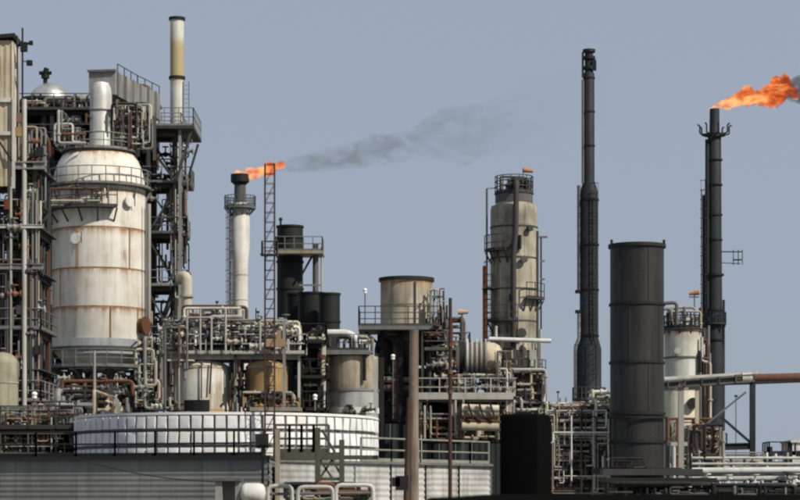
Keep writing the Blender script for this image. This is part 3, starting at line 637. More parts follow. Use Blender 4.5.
def plume(name, path, mat, D, label, cat, amp=.25, n=24, fr=.6):
    """lumpy closed body along a path of (px, py, radius_px)"""
    loc = P(path[0][0], path[0][1], D); q = [(P(a, b, D), S(c, D)) for a, b, c in path]; pts = []
    for (a, ra), (b, rb) in zip(q, q[1:]):
        for k in range(10): t = k / 10; pts.append((a.lerp(b, t), ra + (rb - ra) * t))
    pts.append(q[-1]); vs = []; m = len(pts)
    for i, (p, r) in enumerate(pts):
        for j in range(n):
            t = 2 * math.pi * j / n; d = Vector((0, math.cos(t), math.sin(t)))
            s_ = p + d * r; k = 1 + amp * 2.0 * noise.noise(s_ * fr) + amp * 1.2 * noise.noise(s_ * fr * 2.7) + amp * .6 * noise.noise(s_ * fr * 6)
            vs.append(p + d * r * max(.3, k))
    fs = [(i * n + j, i * n + (j + 1) % n, (i + 1) * n + (j + 1) % n, (i + 1) * n + j) for i in range(m - 1) for j in range(n)]
    fs += [tuple(range(n - 1, -1, -1)), tuple(range((m - 1) * n, m * n))]
    mb = MB().add([v - loc for v in vs], fs); o = part(name, mb, mat); o.location = loc
    return tag(o, label, cat)

def white_flare():
    D = 190; cx = X(240, D); r = S(8, D)
    T = thing('flare_tower', 'white flare stack with dark burner head and ring platform', 'flare stack', (cx, D, 0))
    part('shell', MB().lathe([(r, 0), (r, Z(262, D)), (S(9.6, D), Z(248, D)), (S(9.6, D), Z(218, D)), (S(6.5, D), Z(207, D)), (S(6.5, D), Z(203, D))], cx, D, 32), Mwhite, T)
    bands(T, cx, D, r, [Z(300, D), Z(275, D)], Mpale, .1)
    part('burner_neck', MB().lathe([(S(6.2, D), Z(205, D)), (S(5.6, D), Z(184, D))], cx, D, 20), Mmid, T)
    part('burner_head', MB().lathe([(S(5.6, D), Z(185, D)), (S(9.3, D), Z(182, D)), (S(9.3, D), Z(174.5, D)), (S(8, D), Z(174.5, D)), (S(7.4, D), Z(180, D)), (.001, Z(180, D))], cx, D, 24), Mblack, T)
    circ_platform(T, cx, D, S(6.2, D), S(16, D), Z(208, D), mat=Mgrey, dk=Mgrey, h=1.0)
    for a in (-2.4, 2.6): part('riser_pipe', MB().cyl((cx + 1.05 * math.cos(a), D + 1.05 * math.sin(a), 0), (cx + 1.05 * math.cos(a), D + 1.05 * math.sin(a), Z(209, D)), .11, n=8), Mgrey, T)
    part('ladder', MB().ladder((cx - S(9.5, D), D - .5), Z(350, D), Z(209, D), .45), Mgrey, T)
    fm = flame_mat('flare_flame', (1.0, .58, .22), (.90, .19, .05), (.50, .06, .02), 4.5, 4.2, 4.0)
    plume('flare_flame', [(234, 175, 2.5), (238, 174, 4.5), (246, 173.5, 5), (256, 173, 4.5), (264, 171, 5), (272, 168, 6), (279, 166, 5.5), (285, 165, 3)], fm, D, 'short orange flame blown right from the white flare stack', 'flame', .42, fr=.9)
    sm = smoke_mat('thin_smoke', .46, -2, 27, .38, .76, .8)
    plume('smoke_plume', [(272, 167, 3.5), (281, 166, 5.5), (292, 164.5, 7), (320, 160, 9), (360, 153, 13), (410, 144, 19), (470, 131, 26), (540, 113, 34), (610, 92, 38)], sm, D + .6, 'thin grey smoke trail drifting right from the small flame', 'smoke', .25, fr=.25)
white_flare()

def right_flare():
    D = 214; cx = X(714.5, D); r = S(7.2, D)
    T = thing('flare_tower', 'dark slender flare stack at right with burning tip and side nozzles', 'flare stack', (cx, D, 0))
    part('shell', MB().lathe([(S(9.5, D), 0), (S(9.5, D), Z(352, D)), (S(8.0, D), Z(340, D)), (r, Z(250, D)), (S(6.6, D), Z(135, D)), (S(5.2, D), Z(133, D)), (S(4.8, D), Z(109, D)), (S(4.2, D), Z(109, D)), (S(4.2, D), Z(116, D)), (.001, Z(116, D))], cx, D, 28), Mflare, T)
    bands(T, cx, D, r, [Z(p, D) for p in (160, 185, 215, 240)], Mdark, .14, 'flange', .08)
    bands(T, cx, D, S(8, D), [Z(p, D) for p in (275, 310, 340)], Mdark, .18, 'flange', .14)
    part('manifold_ring', MB().annulus(cx, D, S(9, D), S(11, D), Z(136, D), Z(134, D)), Mdark, T)
    for i in range(8):
        a = i * math.pi / 4 + .1; u = Vector((math.cos(a), math.sin(a), 0)); c = Vector((cx, D, 0))
        part('steam_nozzle', MB().tube([c + u * S(5, D) + Vector((0, 0, Z(135, D))), c + u * S(15, D) + Vector((0, 0, Z(134, D))), c + u * S(15, D) + Vector((0, 0, Z(126, D))), c + u * S(17.5, D) + Vector((0, 0, Z(125, D)))], .075, 7), Mflare, T)
    part('riser_pipe', MB().tube([(cx - .75, D - .35, 0), (cx - .75, D - .35, Z(140, D))], .2, 8), Mflare, T)
    part('riser_pipe', MB().cyl((cx - .95, D + .1, Z(440, D)), (cx - .95, D + .1, Z(195, D)), .22, n=8), Mdark, T)
    part('riser_pipe', MB().cyl((cx + .86, D - .2, 0), (cx + .86, D - .2, Z(300, D)), .12, n=8), Mflare, T)
    part('ladder', MB().ladder((cx - 1.1, D - .6), Z(420, D), Z(190, D), .45), Mdark, T)
    m = MB().beam((cx + .6, D - .2, Z(252, D)), (X(742, D), D - .2, Z(252, D)), .1).beam((cx + .6, D - .2, Z(263, D)), (X(740, D), D - .2, Z(264, D)), .07)
    for p in (733, 738, 742): m.beam((X(p, D), D - .2, Z(265, D)), (X(p, D), D - .2, Z(250, D)), .07)
    m.box((X(737, D), D - .2, Z(260, D)), (.8, .8, .06)); part('service_bracket', m, Mflare, T)
    circ_platform(T, cx, D, S(8, D), S(13, D), Z(445, D), mat=Mdark)
    circ_platform(T, cx, D, S(8, D), S(12, D), Z(324, D), mat=Mflare, brackets=6)
    fm = flame_mat('tall_flare_flame', (1.0, .56, .20), (.85, .14, .025), (.24, .035, .012), 3.4, 3.2, 7.5)
    plume('flare_flame', [(709, 109, 1.5), (714, 107.5, 3.2), (720, 106, 4.4), (730, 102.5, 6), (741, 99.5, 8.5), (752, 97.5, 10), (763, 96.5, 10.5), (774, 94.5, 12), (783, 93, 11.5), (790, 93.5, 10.5), (798, 96, 6)], fm, D, 'long ragged orange flame streaming right from the tall dark flare', 'flame', .5, fr=.6)
    sm = smoke_mat('dense_smoke', 1.3, 0, 16, .38, .60, .8)
    plume('smoke_plume', [(776, 88, 3), (784, 87, 7), (791, 88, 11), (802, 89, 13), (830, 86, 18), (870, 80, 25), (930, 70, 34)], sm, D + .3, 'dense dark smoke behind the flame at the right edge', 'smoke', .3, fr=.4)
right_flare()

def dark_flare():
    D = 200; cx = X(589, D)
    T = thing('flare_tower', 'tallest unlit black stack with stepped diameters beside the wide black stack', 'flare stack', (cx, D, 0))
    part('shell', MB().lathe([(S(12.4, D), 0), (S(12.4, D), Z(349, D)), (S(9.4, D), Z(338, D)), (S(9.2, D), Z(192, D)), (S(5.6, D), Z(181, D)), (S(5.4, D), Z(74, D)), (S(4.2, D), Z(72, D)), (S(4.2, D), Z(50, D)), (S(3.4, D), Z(50, D)), (S(3.4, D), Z(58, D)), (.001, Z(58, D))], cx, D, 28), Mflare, T)
    bands(T, cx, D, S(4.3, D), [Z(51, D), Z(58, D), Z(68, D)], Mdark, .25, 'flange', .18)
    bands(T, cx, D, S(5.4, D), [Z(p, D) for p in (78, 112, 146)], Mdark, .14, 'flange', .06)
    bands(T, cx, D, S(9.3, D), [Z(p, D) for p in (200, 245, 290, 336)], Mdark, .16, 'flange', .07)
    part('pilot_box', MB().box((cx + .42, D - .3, Z(66, D)), (.4, .4, .9)), Mdark, T)
    part('riser_pipe', MB().cyl((X(582.6, D), D - .2, Z(78, D)), (X(582.6, D), D - .2, Z(46, D) - .6), .1, n=8), Mflare, T)
    part('riser_pipe', MB().cyl((X(582.8, D), D - .2, Z(184, D)), (X(582.8, D), D - .2, Z(80, D)), .13, n=8), Mgrey, T)
    part('riser_pipe', MB().cyl((X(578.6, D), D - .3, Z(292, D)), (X(578.6, D), D - .3, Z(186, D)), .16, n=8), Mgrey, T)
    part('riser_pipe', MB().tube([(X(575, D), D - .4, 0), (X(575, D), D - .4, Z(346, D)), (X(578.6, D), D - .4, Z(340, D)), (X(578.6, D), D - .4, Z(314, D))], .16, 8), Mgrey, T)
    for p in (292, 312): part('standoff', MB().box((X(578, D), D - .3, Z(p, D)), (.55, .4, .3)), Mdark, T)
    part('ladder', MB().ladder((X(593, D), D - 1.0), Z(400, D), Z(195, D), .4, True), Mdark, T)
    circ_platform(T, cx, D, S(12.4, D), S(17, D), Z(400, D), mat=Mmid)
dark_flare()

# ------------------------------------------------------------------ lattice mast
def lattice():
    D = 104; x0, x1 = X(265, D), X(274.5, D); zt = Z(164, D); y0, y1 = D - .2, D + .2
    T = thing('lattice_mast', 'thin lattice mast rising from the front sheds past the small flame', 'mast', ((x0 + x1) / 2, D, 0))
    for x in (x0, x1):
        for y in (y0, y1): part('leg', MB().cyl((x, y, 0), (x, y, zt), .03, n=6), Mrod, T)
    m = MB(); z = .3; k = 0
    while z < zt:
        for y in (y0, y1):
            m.cyl((x0, y, z), (x1, y, z), .015, n=5)
            if k % 2 == 0: m.cyl((x0, y, z), (x1, y, min(zt, z + .9)), .012, n=5)
        for x in (x0, x1): m.cyl((x, y0, z), (x, y1, z), .013, n=5)
        z += .45; k += 1
    part('lacing', m, Mrod, T)
    z = Z(256, D); d = part('rest_platform', MB().box(((x0 + x1) / 2, D - .45, z), (.8, .8, .05)), Mmid, T)
    part('railing', MB().rail([(x0 - .1, D - .1, z), (x0 - .1, D - .85, z), (x1 + .15, D - .85, z), (x1 + .15, D - .1, z)], h=.6, sp=.5, r=.025, toe=False), Mmid, d)
lattice()

# ------------------------------------------------------------------ dark stacks behind the middle
def mid_stacks():
    D = 176; cx = X(290, D); r = S(13, D)
    T = thing('short_stack', 'sooty grey stack with open platform and pale side pipe, left of centre', 'stack', (cx, D, 0))
    part('shell', MB().lathe([(r, 0), (r, Z(226, D)), (r * .9, Z(226, D)), (r * .9, Z(236, D)), (.001, Z(236, D))], cx, D, 32), Mstack, T)
    bands(T, cx, D, r, [Z(227, D), Z(238, D), Z(262, D), Z(289, D)], Mdark, .16, 'flange', .07)
    part('platform', MB().box((X(300, D), D - .6, Z(255, D)), (S(48, D), 3.2, .22)), Mtan, T)
    z = Z(255, D) + .11; part('railing', MB().rail([(X(277, D), D + .9, z), (X(277, D), D - 2.1, z), (X(323, D), D - 2.1, z), (X(323, D), D + .9, z)], sp=.8), Mgrey, T)
    part('knee_brace', MB().beam((X(303, D), D - 1.5, Z(276, D)), (X(313, D), D - 1.5, Z(258, D)), .16), Mdark, T)
    part('side_pipe', MB().cyl((X(316, D), D - .8, 0), (X(316, D), D - .8, Z(245, D)), S(3, D), n=14), Mgrey, T)
    part('side_pipe', MB().cyl((X(322, D), D - .8, 0), (X(322, D), D - .8, Z(248, D)), S(1.0, D), n=8), Mpale, T)
    part('tie_beam', MB().beam((X(300, D), D - 1.5, Z(287, D)), (X(322, D), D - 1.5, Z(287, D)), .14), Mgrey, T)
    part('vent', MB().cyl((X(281, D), D - .5, Z(226, D) - .3), (X(281, D), D - .5, Z(220, D)), .08, n=6).sphere((X(281, D), D - .5, Z(220, D)), .16, 8), Mdark, T)
    D = 164
    for px, pr, py, lab in ((300, 14, 294, 'squat black cylinder half hidden behind the lattice mast'), (312, 14, 293, 'middle black cylinder between two others beneath the sooty stack'), (329.5, 10.5, 293.5, 'small grey black cylinder with bright side right of the squat ones')):
        cx = X(px, D); r = S(pr, D); T = thing('black_cylinder', lab, 'stack', (cx, D, 0), 'black cylinders beneath the sooty stack')
        part('shell', MB().lathe([(r, 0), (r, Z(py, D)), (r * .92, Z(py, D)), (r * .92, Z(py + 8, D)), (.001, Z(py + 8, D))], cx, D, 32), Mblack if px < 325 else Mstack, T)
        bands(T, cx, D, r, [Z(py, D) - .05, Z(322, D)], Mdark, .14, 'flange', .06)
        D -= 2.5
mid_stacks()

# ------------------------------------------------------------------ small tanks with pipework deck
def mid_tanks():
    D = 131
    T = thing('pipe_deck', 'pale pipework deck with handrails above the white and ochre tanks', 'pipework', (X(235, D), D, 0))
    xs = [X(p, D) for p in (166, 237, 300)]; frame(T, xs, [D - 1.2, D + 2.2], [Z(356, D)], Mpale, Mtan, cw=.14, braces=0, seed=41, rmat=Mpale)
    z0 = Z(356, D)
    clutter(T, (X(166, D), X(300, D), D - 1.4, D + 2.2, Z(352, D), Z(322, D)), 95, (.035, .11), [Mpale, Mwhite, Mcream, Mpale, Mmid, Mgrey], 42, vert=.35)
    clutter(T, (X(180, D), X(250, D), D - 1.2, D + 2, Z(345, D), Z(307, D)), 30, (.05, .11), [Mpale, Mwhite, Mpale, Mgrey], 43, vert=.5)
    clutter(T, (X(166, D), X(196, D), D - 2, D + 1, Z(410, D), Z(330, D)), 14, (.05, .12), [Mpale, Mcream, Mtan, Mgrey], 44, vert=.7)
    clutter(T, (X(232, D), X(252, D), D - 1.6, D + 1, Z(412, D), Z(352, D)), 18, (.05, .1), [Mred, Mtan, Mrust, Mdark, Mmid], 45, vert=.75)
    clutter(T, (X(246, D), X(300, D), D - 2.3, D - 1.6, Z(414, D), Z(394, D)), 22, (.04, .09), [Mred, Mochre, Mcream, Mmid, Mpale], 46, vert=.4)
    valves(T, (X(168, D), X(298, D), D - 1.7, D - 1.2, Z(352, D), Z(325, D)), 40, [Mpale, Mgrey, Mcream, Mmid], 47, 1.1)
    valves(T, (X(250, D), X(298, D), D - 2.6, D - 2.2, Z(412, D), Z(396, D)), 10, [Mred, Mochre, Mmid], 48, 1.0)
    # goal-post frames over the deck
    for a, b, t in ((203, 228, 311), (190, 214, 320), (262, 286, 323)):
        part('pipe_frame', MB().tube([(X(a, D), D - 1.8, z0), (X(a, D), D - 1.8, Z(t, D)), (X(b, D), D - 1.8, Z(t, D)), (X(b, D), D - 1.8, z0)], .06, 8), Mpale, T)
    part('hand_post', MB().beam((X(286.5, D), D - 2.6, Z(410, D)), (X(286.5, D), D - 2.6, Z(324, D)), .16), Mpale, T)
    part('hand_post', MB().beam((X(290.5, D), D - 2.6, Z(355, D)), (X(290.5, D), D - 2.6, Z(342, D)), .13), Mpale, T)
    part('yellow_box', MB().box(P(276, 343, D - 2.5), (1.1, .5, .45)).box(P(281, 335, D - 2.4), (.5, .4, .5)), Mochre, T)
    part('lower_deck', MB().box((X(278, D), D - 2, Z(411, D)), (S(50, D), 1.6, .22)), Mtan, T)
    for px in (213, 222, 256): part('vent_mast', MB().cyl((X(px, D), D, z0), (X(px, D), D, Z(308 if px > 215 else 314, D)), .035, n=6), Mdark, T)
    D = 131; cx = X(204, D); r = S(26.5, D)
    T = thing('small_tank', 'small white tank with rusty top and dark nameplate', 'tank', (cx, D, 0))
    part('shell', MB().lathe([(r, 0), (r, Z(368, D)), (r * .98, Z(367, D)), (r * .55, Z(360, D)), (.001, Z(360, D))], cx, D, 40), paint('tank_cream', (.68, .67, .61), .6, .5, seam=(Z(366, 131), 2.6), rustc=(.22, .14, .05)), T)
    bands(T, cx, D, r, [Z(368, D)], Mtan, .12, 'rim')
    a = -1.78; part('nameplate', MB().annulus(cx, D, r + .03, r + .07, Z(412, D), Z(401, D), a - .5, a + .5), Mblack, T)
    part('stain_pipe', MB().cyl((X(212, D), D - r - .1, Z(395, D)), (X(214, D), D - r - .1, Z(362, D)), .05, n=6), Mdark, T)
    part('stain_pipe', MB().cyl((X(204, D), D - r - .12, Z(400, D)), (X(204, D), D - r - .12, Z(360, D)), .04, n=6), Mmid, T)
    D = 130.4; cx = X(267, D); r = S(21, D)
    T = thing('small_tank', 'ochre yellow tank behind the lattice mast', 'tank', (cx, D, 0))
    part('shell', MB().lathe([(r, 0), (r, Z(368, D))] + dome(r, Z(368, D), .5), cx, D, 36), Mochre, T)
    bands(T, cx, D, r, [Z(393, D), Z(368, D)], Mtan, .1)
mid_tanks()

# ------------------------------------------------------------------ tank with white elbow pipe
def grey_tan_tank():
    D = 134; cx = X(353, D); r = S(25.5, D)
    T = thing('banded_tank', 'grey and tan banded tank with white overhead elbow pipe', 'tank', (cx, D, 0))
    part('lower_shell', MB().lathe([(r, 0), (r, Z(391, D))], cx, D, 40), paint('lower_grey', (.40, .41, .40), .3, .6), T)
    part('upper_shell', MB().lathe([(r * .985, Z(391, D)), (r * .985, Z(357, D)), (.001, Z(355, D))], cx, D, 40), paint('upper_tan', (.44, .38, .28), .55, .8), T)
    bands(T, cx, D, r, [Z(391, D), Z(420, D)], Mgrey, .12, 'band', .05)
    bands(T, cx, D, r, [Z(411, D)], Mwhite, .34, 'white_band', .04)
    part('top_deck', MB().box((X(347, D), D, Z(354, D)), (S(46, D), r * 2 + .4, .26)), Mgrey, T)
    part('railing', MB().rail([(X(325, D), D - r, Z(352, D)), (X(369, D), D - r, Z(352, D))], h=.95, sp=.9, r=.025), Mmid, T)
    part('elbow_pipe', MB().tube([(X(318, D), D - .8, Z(334, D)), (X(349, D), D - .8, Z(334, D)), (X(357, D), D - .8, Z(340, D)), (X(358, D), D - .8, Z(354, D))], S(3.6, D), 14, bend=.45), Mwpipe, T)
    part('valve_block', MB().box(P(318.5, 337, D - 1), (.7, .6, .8)).cyl(P(312, 330, D - 1), P(327, 331, D - 1), .13, n=8).cyl(P(319, 326, D - 1), P(319, 346, D - 1), .2, n=10), Mrust, T)
    part('stand_pipe', MB().cyl((X(325.5, D), D - r - .3, 0), (X(325.5, D), D - r - .3, Z(340, D)), .085, n=8), Mpale, T)
    part('stand_pipe', MB().cyl((X(365, D), D - r, Z(382, D)), (X(365, D), D - r, Z(356, D)), .1, n=8), Mdark, T)
    part('side_column', MB().beam((X(375, D), D - r * .5, 0), (X(375, D), D - r * .5, Z(360, D)), .3), Mpale, T)
    clutter(T, (X(330, D), X(372, D), D - 1, D + 1, Z(353, D), Z(338, D)), 14, (.04, .12), [Mgrey, Mmid, Mdark, Mpale], 51)
    valves(T, (X(335, D), X(372, D), D - r - .15, D - r, Z(414, D), Z(409, D)), 5, [Mpale, Molive], 52, .8)
    T = thing('riser_rack', 'dark narrow rack of risers left of the banded tank', 'pipework', (X(310, 132), 132, 0))
    frame(T, [X(302, 132), X(320, 132)], [131, 133.5], [Z(p, 132) for p in (412, 380, 345)], Mdark, Mdark, cw=.18, braces=.3, seed=55, rmat=Mdark)
    clutter(T, (X(300, 132), X(323, 132), 130.8, 133.5, Z(420, 132), Z(328, 132)), 20, (.06, .18), [Mdark, Mdark, Mmid, Mrust], 53, vert=.7)
    lamp(P(315, 396, 130), Z(412, 132), 'white lamp by the dark risers left of the banded tank')
grey_tan_tank()

# ------------------------------------------------------------------ elevated tank in the centre
def high_tank():
    D = 145; cx = X(406.5, D); r = S(26, D)
    T = thing('elevated_tank', 'round rust stained tank raised on dark legs at centre', 'tank', (cx, D, 0))
    part('shell', MB().lathe([(.001, Z(333, D)), (r, Z(332, D)), (r, Z(279, D)), (r * .95, Z(279, D)), (r * .95, Z(284, D)), (.001, Z(282, D))], cx, D, 44), paint('stained_cream', (.46, .41, .32), .6, .7, seam=(Z(283, 145), 3.3), rustc=(.20, .105, .035)), T)
    bands(T, cx, D, r, [Z(280, D)], Mdark, .22, 'rim', .12)
    bands(T, cx, D, r, [Z(306, D)], Mtan, .08)
    part('rib', MB().beam((X(415, D), D - r * .96, Z(330, D)), (X(415, D), D - r * .96, Z(284, D)), .12), Mmid, T)
    d = part('deck', MB().box((X(400, D), D - .6, Z(331, D)), (S(82, D), r * 2 + 1.2, .24)), Mgrey, T)
    z = Z(331, D) + .12; y0 = D - .6 - r - .55
    part('railing', MB().rail([(X(359.5, D), D + 1.5, z), (X(359.5, D), y0, z), (X(440.5, D), y0, z), (X(440.5, D), D + 1.5, z)], h=1.25, sp=1.1, rails=(.4, .75, 1.1)), Mmid, d)
    for px in (382, 401, 431):
        for y in (D - 1.6, D + 1.6): part('leg', MB().beam((X(px, D), y, 0), (X(px, D), y, Z(333, D)), .3, .3, 'I'), Mdark, T)
    part('knee_brace', MB().beam((X(383, D), D - 1.8, Z(350, D)), (X(366, D), D - 1.8, Z(334, D)), .16), Mdark, T)
    part('knee_brace', MB().beam((X(400, D), D - 1.8, Z(350, D)), (X(383, D), D - 1.8, Z(334, D)), .16), Mdark, T)
    part('cone', MB().lathe([(.5, Z(370, D)), (r * .9, Z(336, D))], cx, D, 32), Mmid, T)
    part('down_pipe', MB().cyl((X(422.5, D), D - 2, 0), (X(422.5, D), D - 2, Z(332, D)), S(1.6, D), n=10), Mcream, T)
    for px in (427, 434): part('down_pipe', MB().cyl((X(px, D), D - 1.8, 0), (X(px, D), D - 1.8, Z(335, D)), S(1.0, D), n=8), Mgrey, T)
    clutter(T, (X(378, D), X(440, D), D - 1.4, D + 2, Z(420, D), Z(340, D)), 50, (.06, .25), [Mdark, Mdark, Mmid, Mdark, Mgrey], 61, vert=.6)
    for k in range(10):
        a, b = R.uniform(380, 432), R.uniform(345, 410); part('equipment_box', MB().box(P(a, b, D + R.uniform(-1, 2)), (R.uniform(.5, 1.4), .8, R.uniform(.6, 1.6))), R.choice([Mdark, Mmid, Mdark]), T)
    lamp(P(393, 356, D - 3), Z(420, D - 3), 'white lamp in front of the elevated tank legs')
    lamp(P(365, 290, D + 8), 0, 'white lamp on a thin post against the sky left of the elevated tank')
    # dark green casing
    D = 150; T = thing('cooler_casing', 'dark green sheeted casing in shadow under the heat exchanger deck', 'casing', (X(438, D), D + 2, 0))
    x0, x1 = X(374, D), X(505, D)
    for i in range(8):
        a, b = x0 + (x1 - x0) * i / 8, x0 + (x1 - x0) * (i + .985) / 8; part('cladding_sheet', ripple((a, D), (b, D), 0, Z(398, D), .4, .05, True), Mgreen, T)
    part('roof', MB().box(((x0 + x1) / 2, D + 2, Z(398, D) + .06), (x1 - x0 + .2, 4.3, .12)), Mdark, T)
    # pipework between elevated tank and exchanger
    D = 143; T = thing('valve_manifold', 'pale valve manifold between elevated tank and ribbed drum', 'pipework', (X(445, D), D, 0))
    frame(T, [X(430, D), X(463, D)], [D - 1, D + 1.4], [Z(398, D), Z(352, D)], Mmid, Mdeck, cw=.15, braces=.2, seed=65, rmat=Mgrey)
    clutter(T, (X(428, D), X(464, D), D - 1, D + 1.5, Z(396, D), Z(318, D)), 34, (.05, .13), [Mpale, Mgrey, Mdark, Mtan, Mmid], 62, vert=.6)
    valves(T, (X(430, D), X(462, D), D - 1.2, D - .8, Z(390, D), Z(335, D)), 20, [Mgrey, Mdark, Mtan, Mrust], 63, 1.2)
    m = MB().lathe([(.001, Z(372, D)), (.8, Z(370, D)), (.95, Z(366, D)), (.95, Z(350, D))] + dome(.95, Z(350, D), .6), X(445, D), D - .2, 28)
    part('pale_drum', m, Mcream, T)
    for px in (434, 440): part('vent_mast', MB().cyl((X(px, D), D, Z(352, D)), (X(px, D), D, Z(296 if px < 437 else 304, D)), .06, n=6), Mdark, T)
    part('lamp_head', MB().box(P(437, 297, D), (.5, .3, .16)), Mgrey, T)
    # pale pennant
    T = thing('wind_sock', 'faded orange wind sock on a thin pole right of the elevated tank', 'wind sock', (X(462, 146), 146, 0))
    part('pole', MB().cyl((X(462, 146), 146, 0), (X(462, 146), 146, Z(310, 146)), .05, n=6), Mmid, T)
    part('sock', MB().cyl(P(458, 312, 146), P(468, 312, 146), .2, .12, 10), Mflag, T)
high_tank()

# ------------------------------------------------------------------ ribbed drum / heat exchanger deck
def exchanger():
    D = 139
    T = thing('exchanger_deck', 'raised deck with handrails carrying the ribbed drum', 'deck', (X(464, D), D, 0))
    xs = [X(p, D) for p in (420, 462, 508)]; z = Z(399, D)
    frame(T, xs, [D - 2.2, D + 2.2], [z], Mpale, Mgrey, cw=.2, braces=0, seed=71, rmat=Mpale)
    part('edge_girder', MB().beam((X(418, D), D - 2.7, Z(398, D)), (X(511, D), D - 2.7, Z(398, D)), .16, .42), Mpale, T)
    clutter(T, (X(452, D), X(510, D), D - 2.3, D - 1.7, Z(397, D), Z(377, D)), 20, (.04, .1), [Mpale, Mgrey, Mmid, Mtan], 72, vert=.6)
    valves(T, (X(455, D), X(508, D), D - 2.4, D - 1.9, Z(392, D), Z(378, D)), 12, [Mpale, Mmid, Mgrey], 73, 1.0)
    clutter(T, (X(458, D), X(500, D), D - 2, D + 1.5, Z(440, D), Z(402, D)), 24, (.06, .2), [Mtan, Mcream, Mrust, Mmid, Mdark], 74, vert=.2)
    clutter(T, (X(420, D), X(512, D), D + 1, D + 4, Z(440, D), Z(402, D)), 40, (.06, .2), [Mdark, Mdark, Mrust], 741, vert=.5)
    for py, m, rad in ((408, Mcream, .24), (414, Mtan, .2), (426, Mcream, .26), (421, Mrust, .15)):
        part('header_pipe', MB().cyl(P(462, py, D - 3.4), P(499, py + 1, D - 3.4), rad, n=12), m, T)
    for a in (468, 479, 490): part('hanger', MB().beam(P(a, 403, D - 3.75), P(a + 5, 419, D - 3.75), .12), Mdark, T)
    # ribbed horizontal drum
    yc = D - .3; zc = Z(358, D); r = S(15.5, D); T = thing('ribbed_drum', 'horizontal drum with pale upright cooling ribs and rusty rounded end', 'drum', (X(475, D), yc, z))
    m = MB(); pr = [(456, .55), (458, .85), (461, .97), (466, 1), (487, 1), (494, .97), (499, .8), (502, .5), (503, .02)]; n = 28; vs = []
    for px, q in pr:
        for j in range(n): t = 2 * math.pi * j / n; vs.append((X(px, D), yc + r * q * math.cos(t), zc + r * q * math.sin(t)))
    fs = [(i * n + j, i * n + (j + 1) % n, (i + 1) * n + (j + 1) % n, (i + 1) * n + j) for i in range(len(pr) - 1) for j in range(n)] + [tuple(range(n - 1, -1, -1))]
    part('shell', m.add(vs, fs), paint('rusty_cream', (.55, .47, .35), .75, .4), T)
    for k in range(5):
        x = X(467 + k * 4.6, D); part('rib', MB().cyl((x - .06, yc, zc), (x + .06, yc, zc), r + .22, n=36), Mpale, T)
    part('end_cover', MB().cyl(P(459, 358, yc), P(464.5, 358, yc), r * 1.06, n=28), Mdark, T)
    for px in (465, 487): part('saddle', MB().box((X(px, D), yc, (z + zc - r * .7) / 2 + .05), (.3, 1.6, zc - r * .7 - z - .1)), Mmid, T)
exchanger()

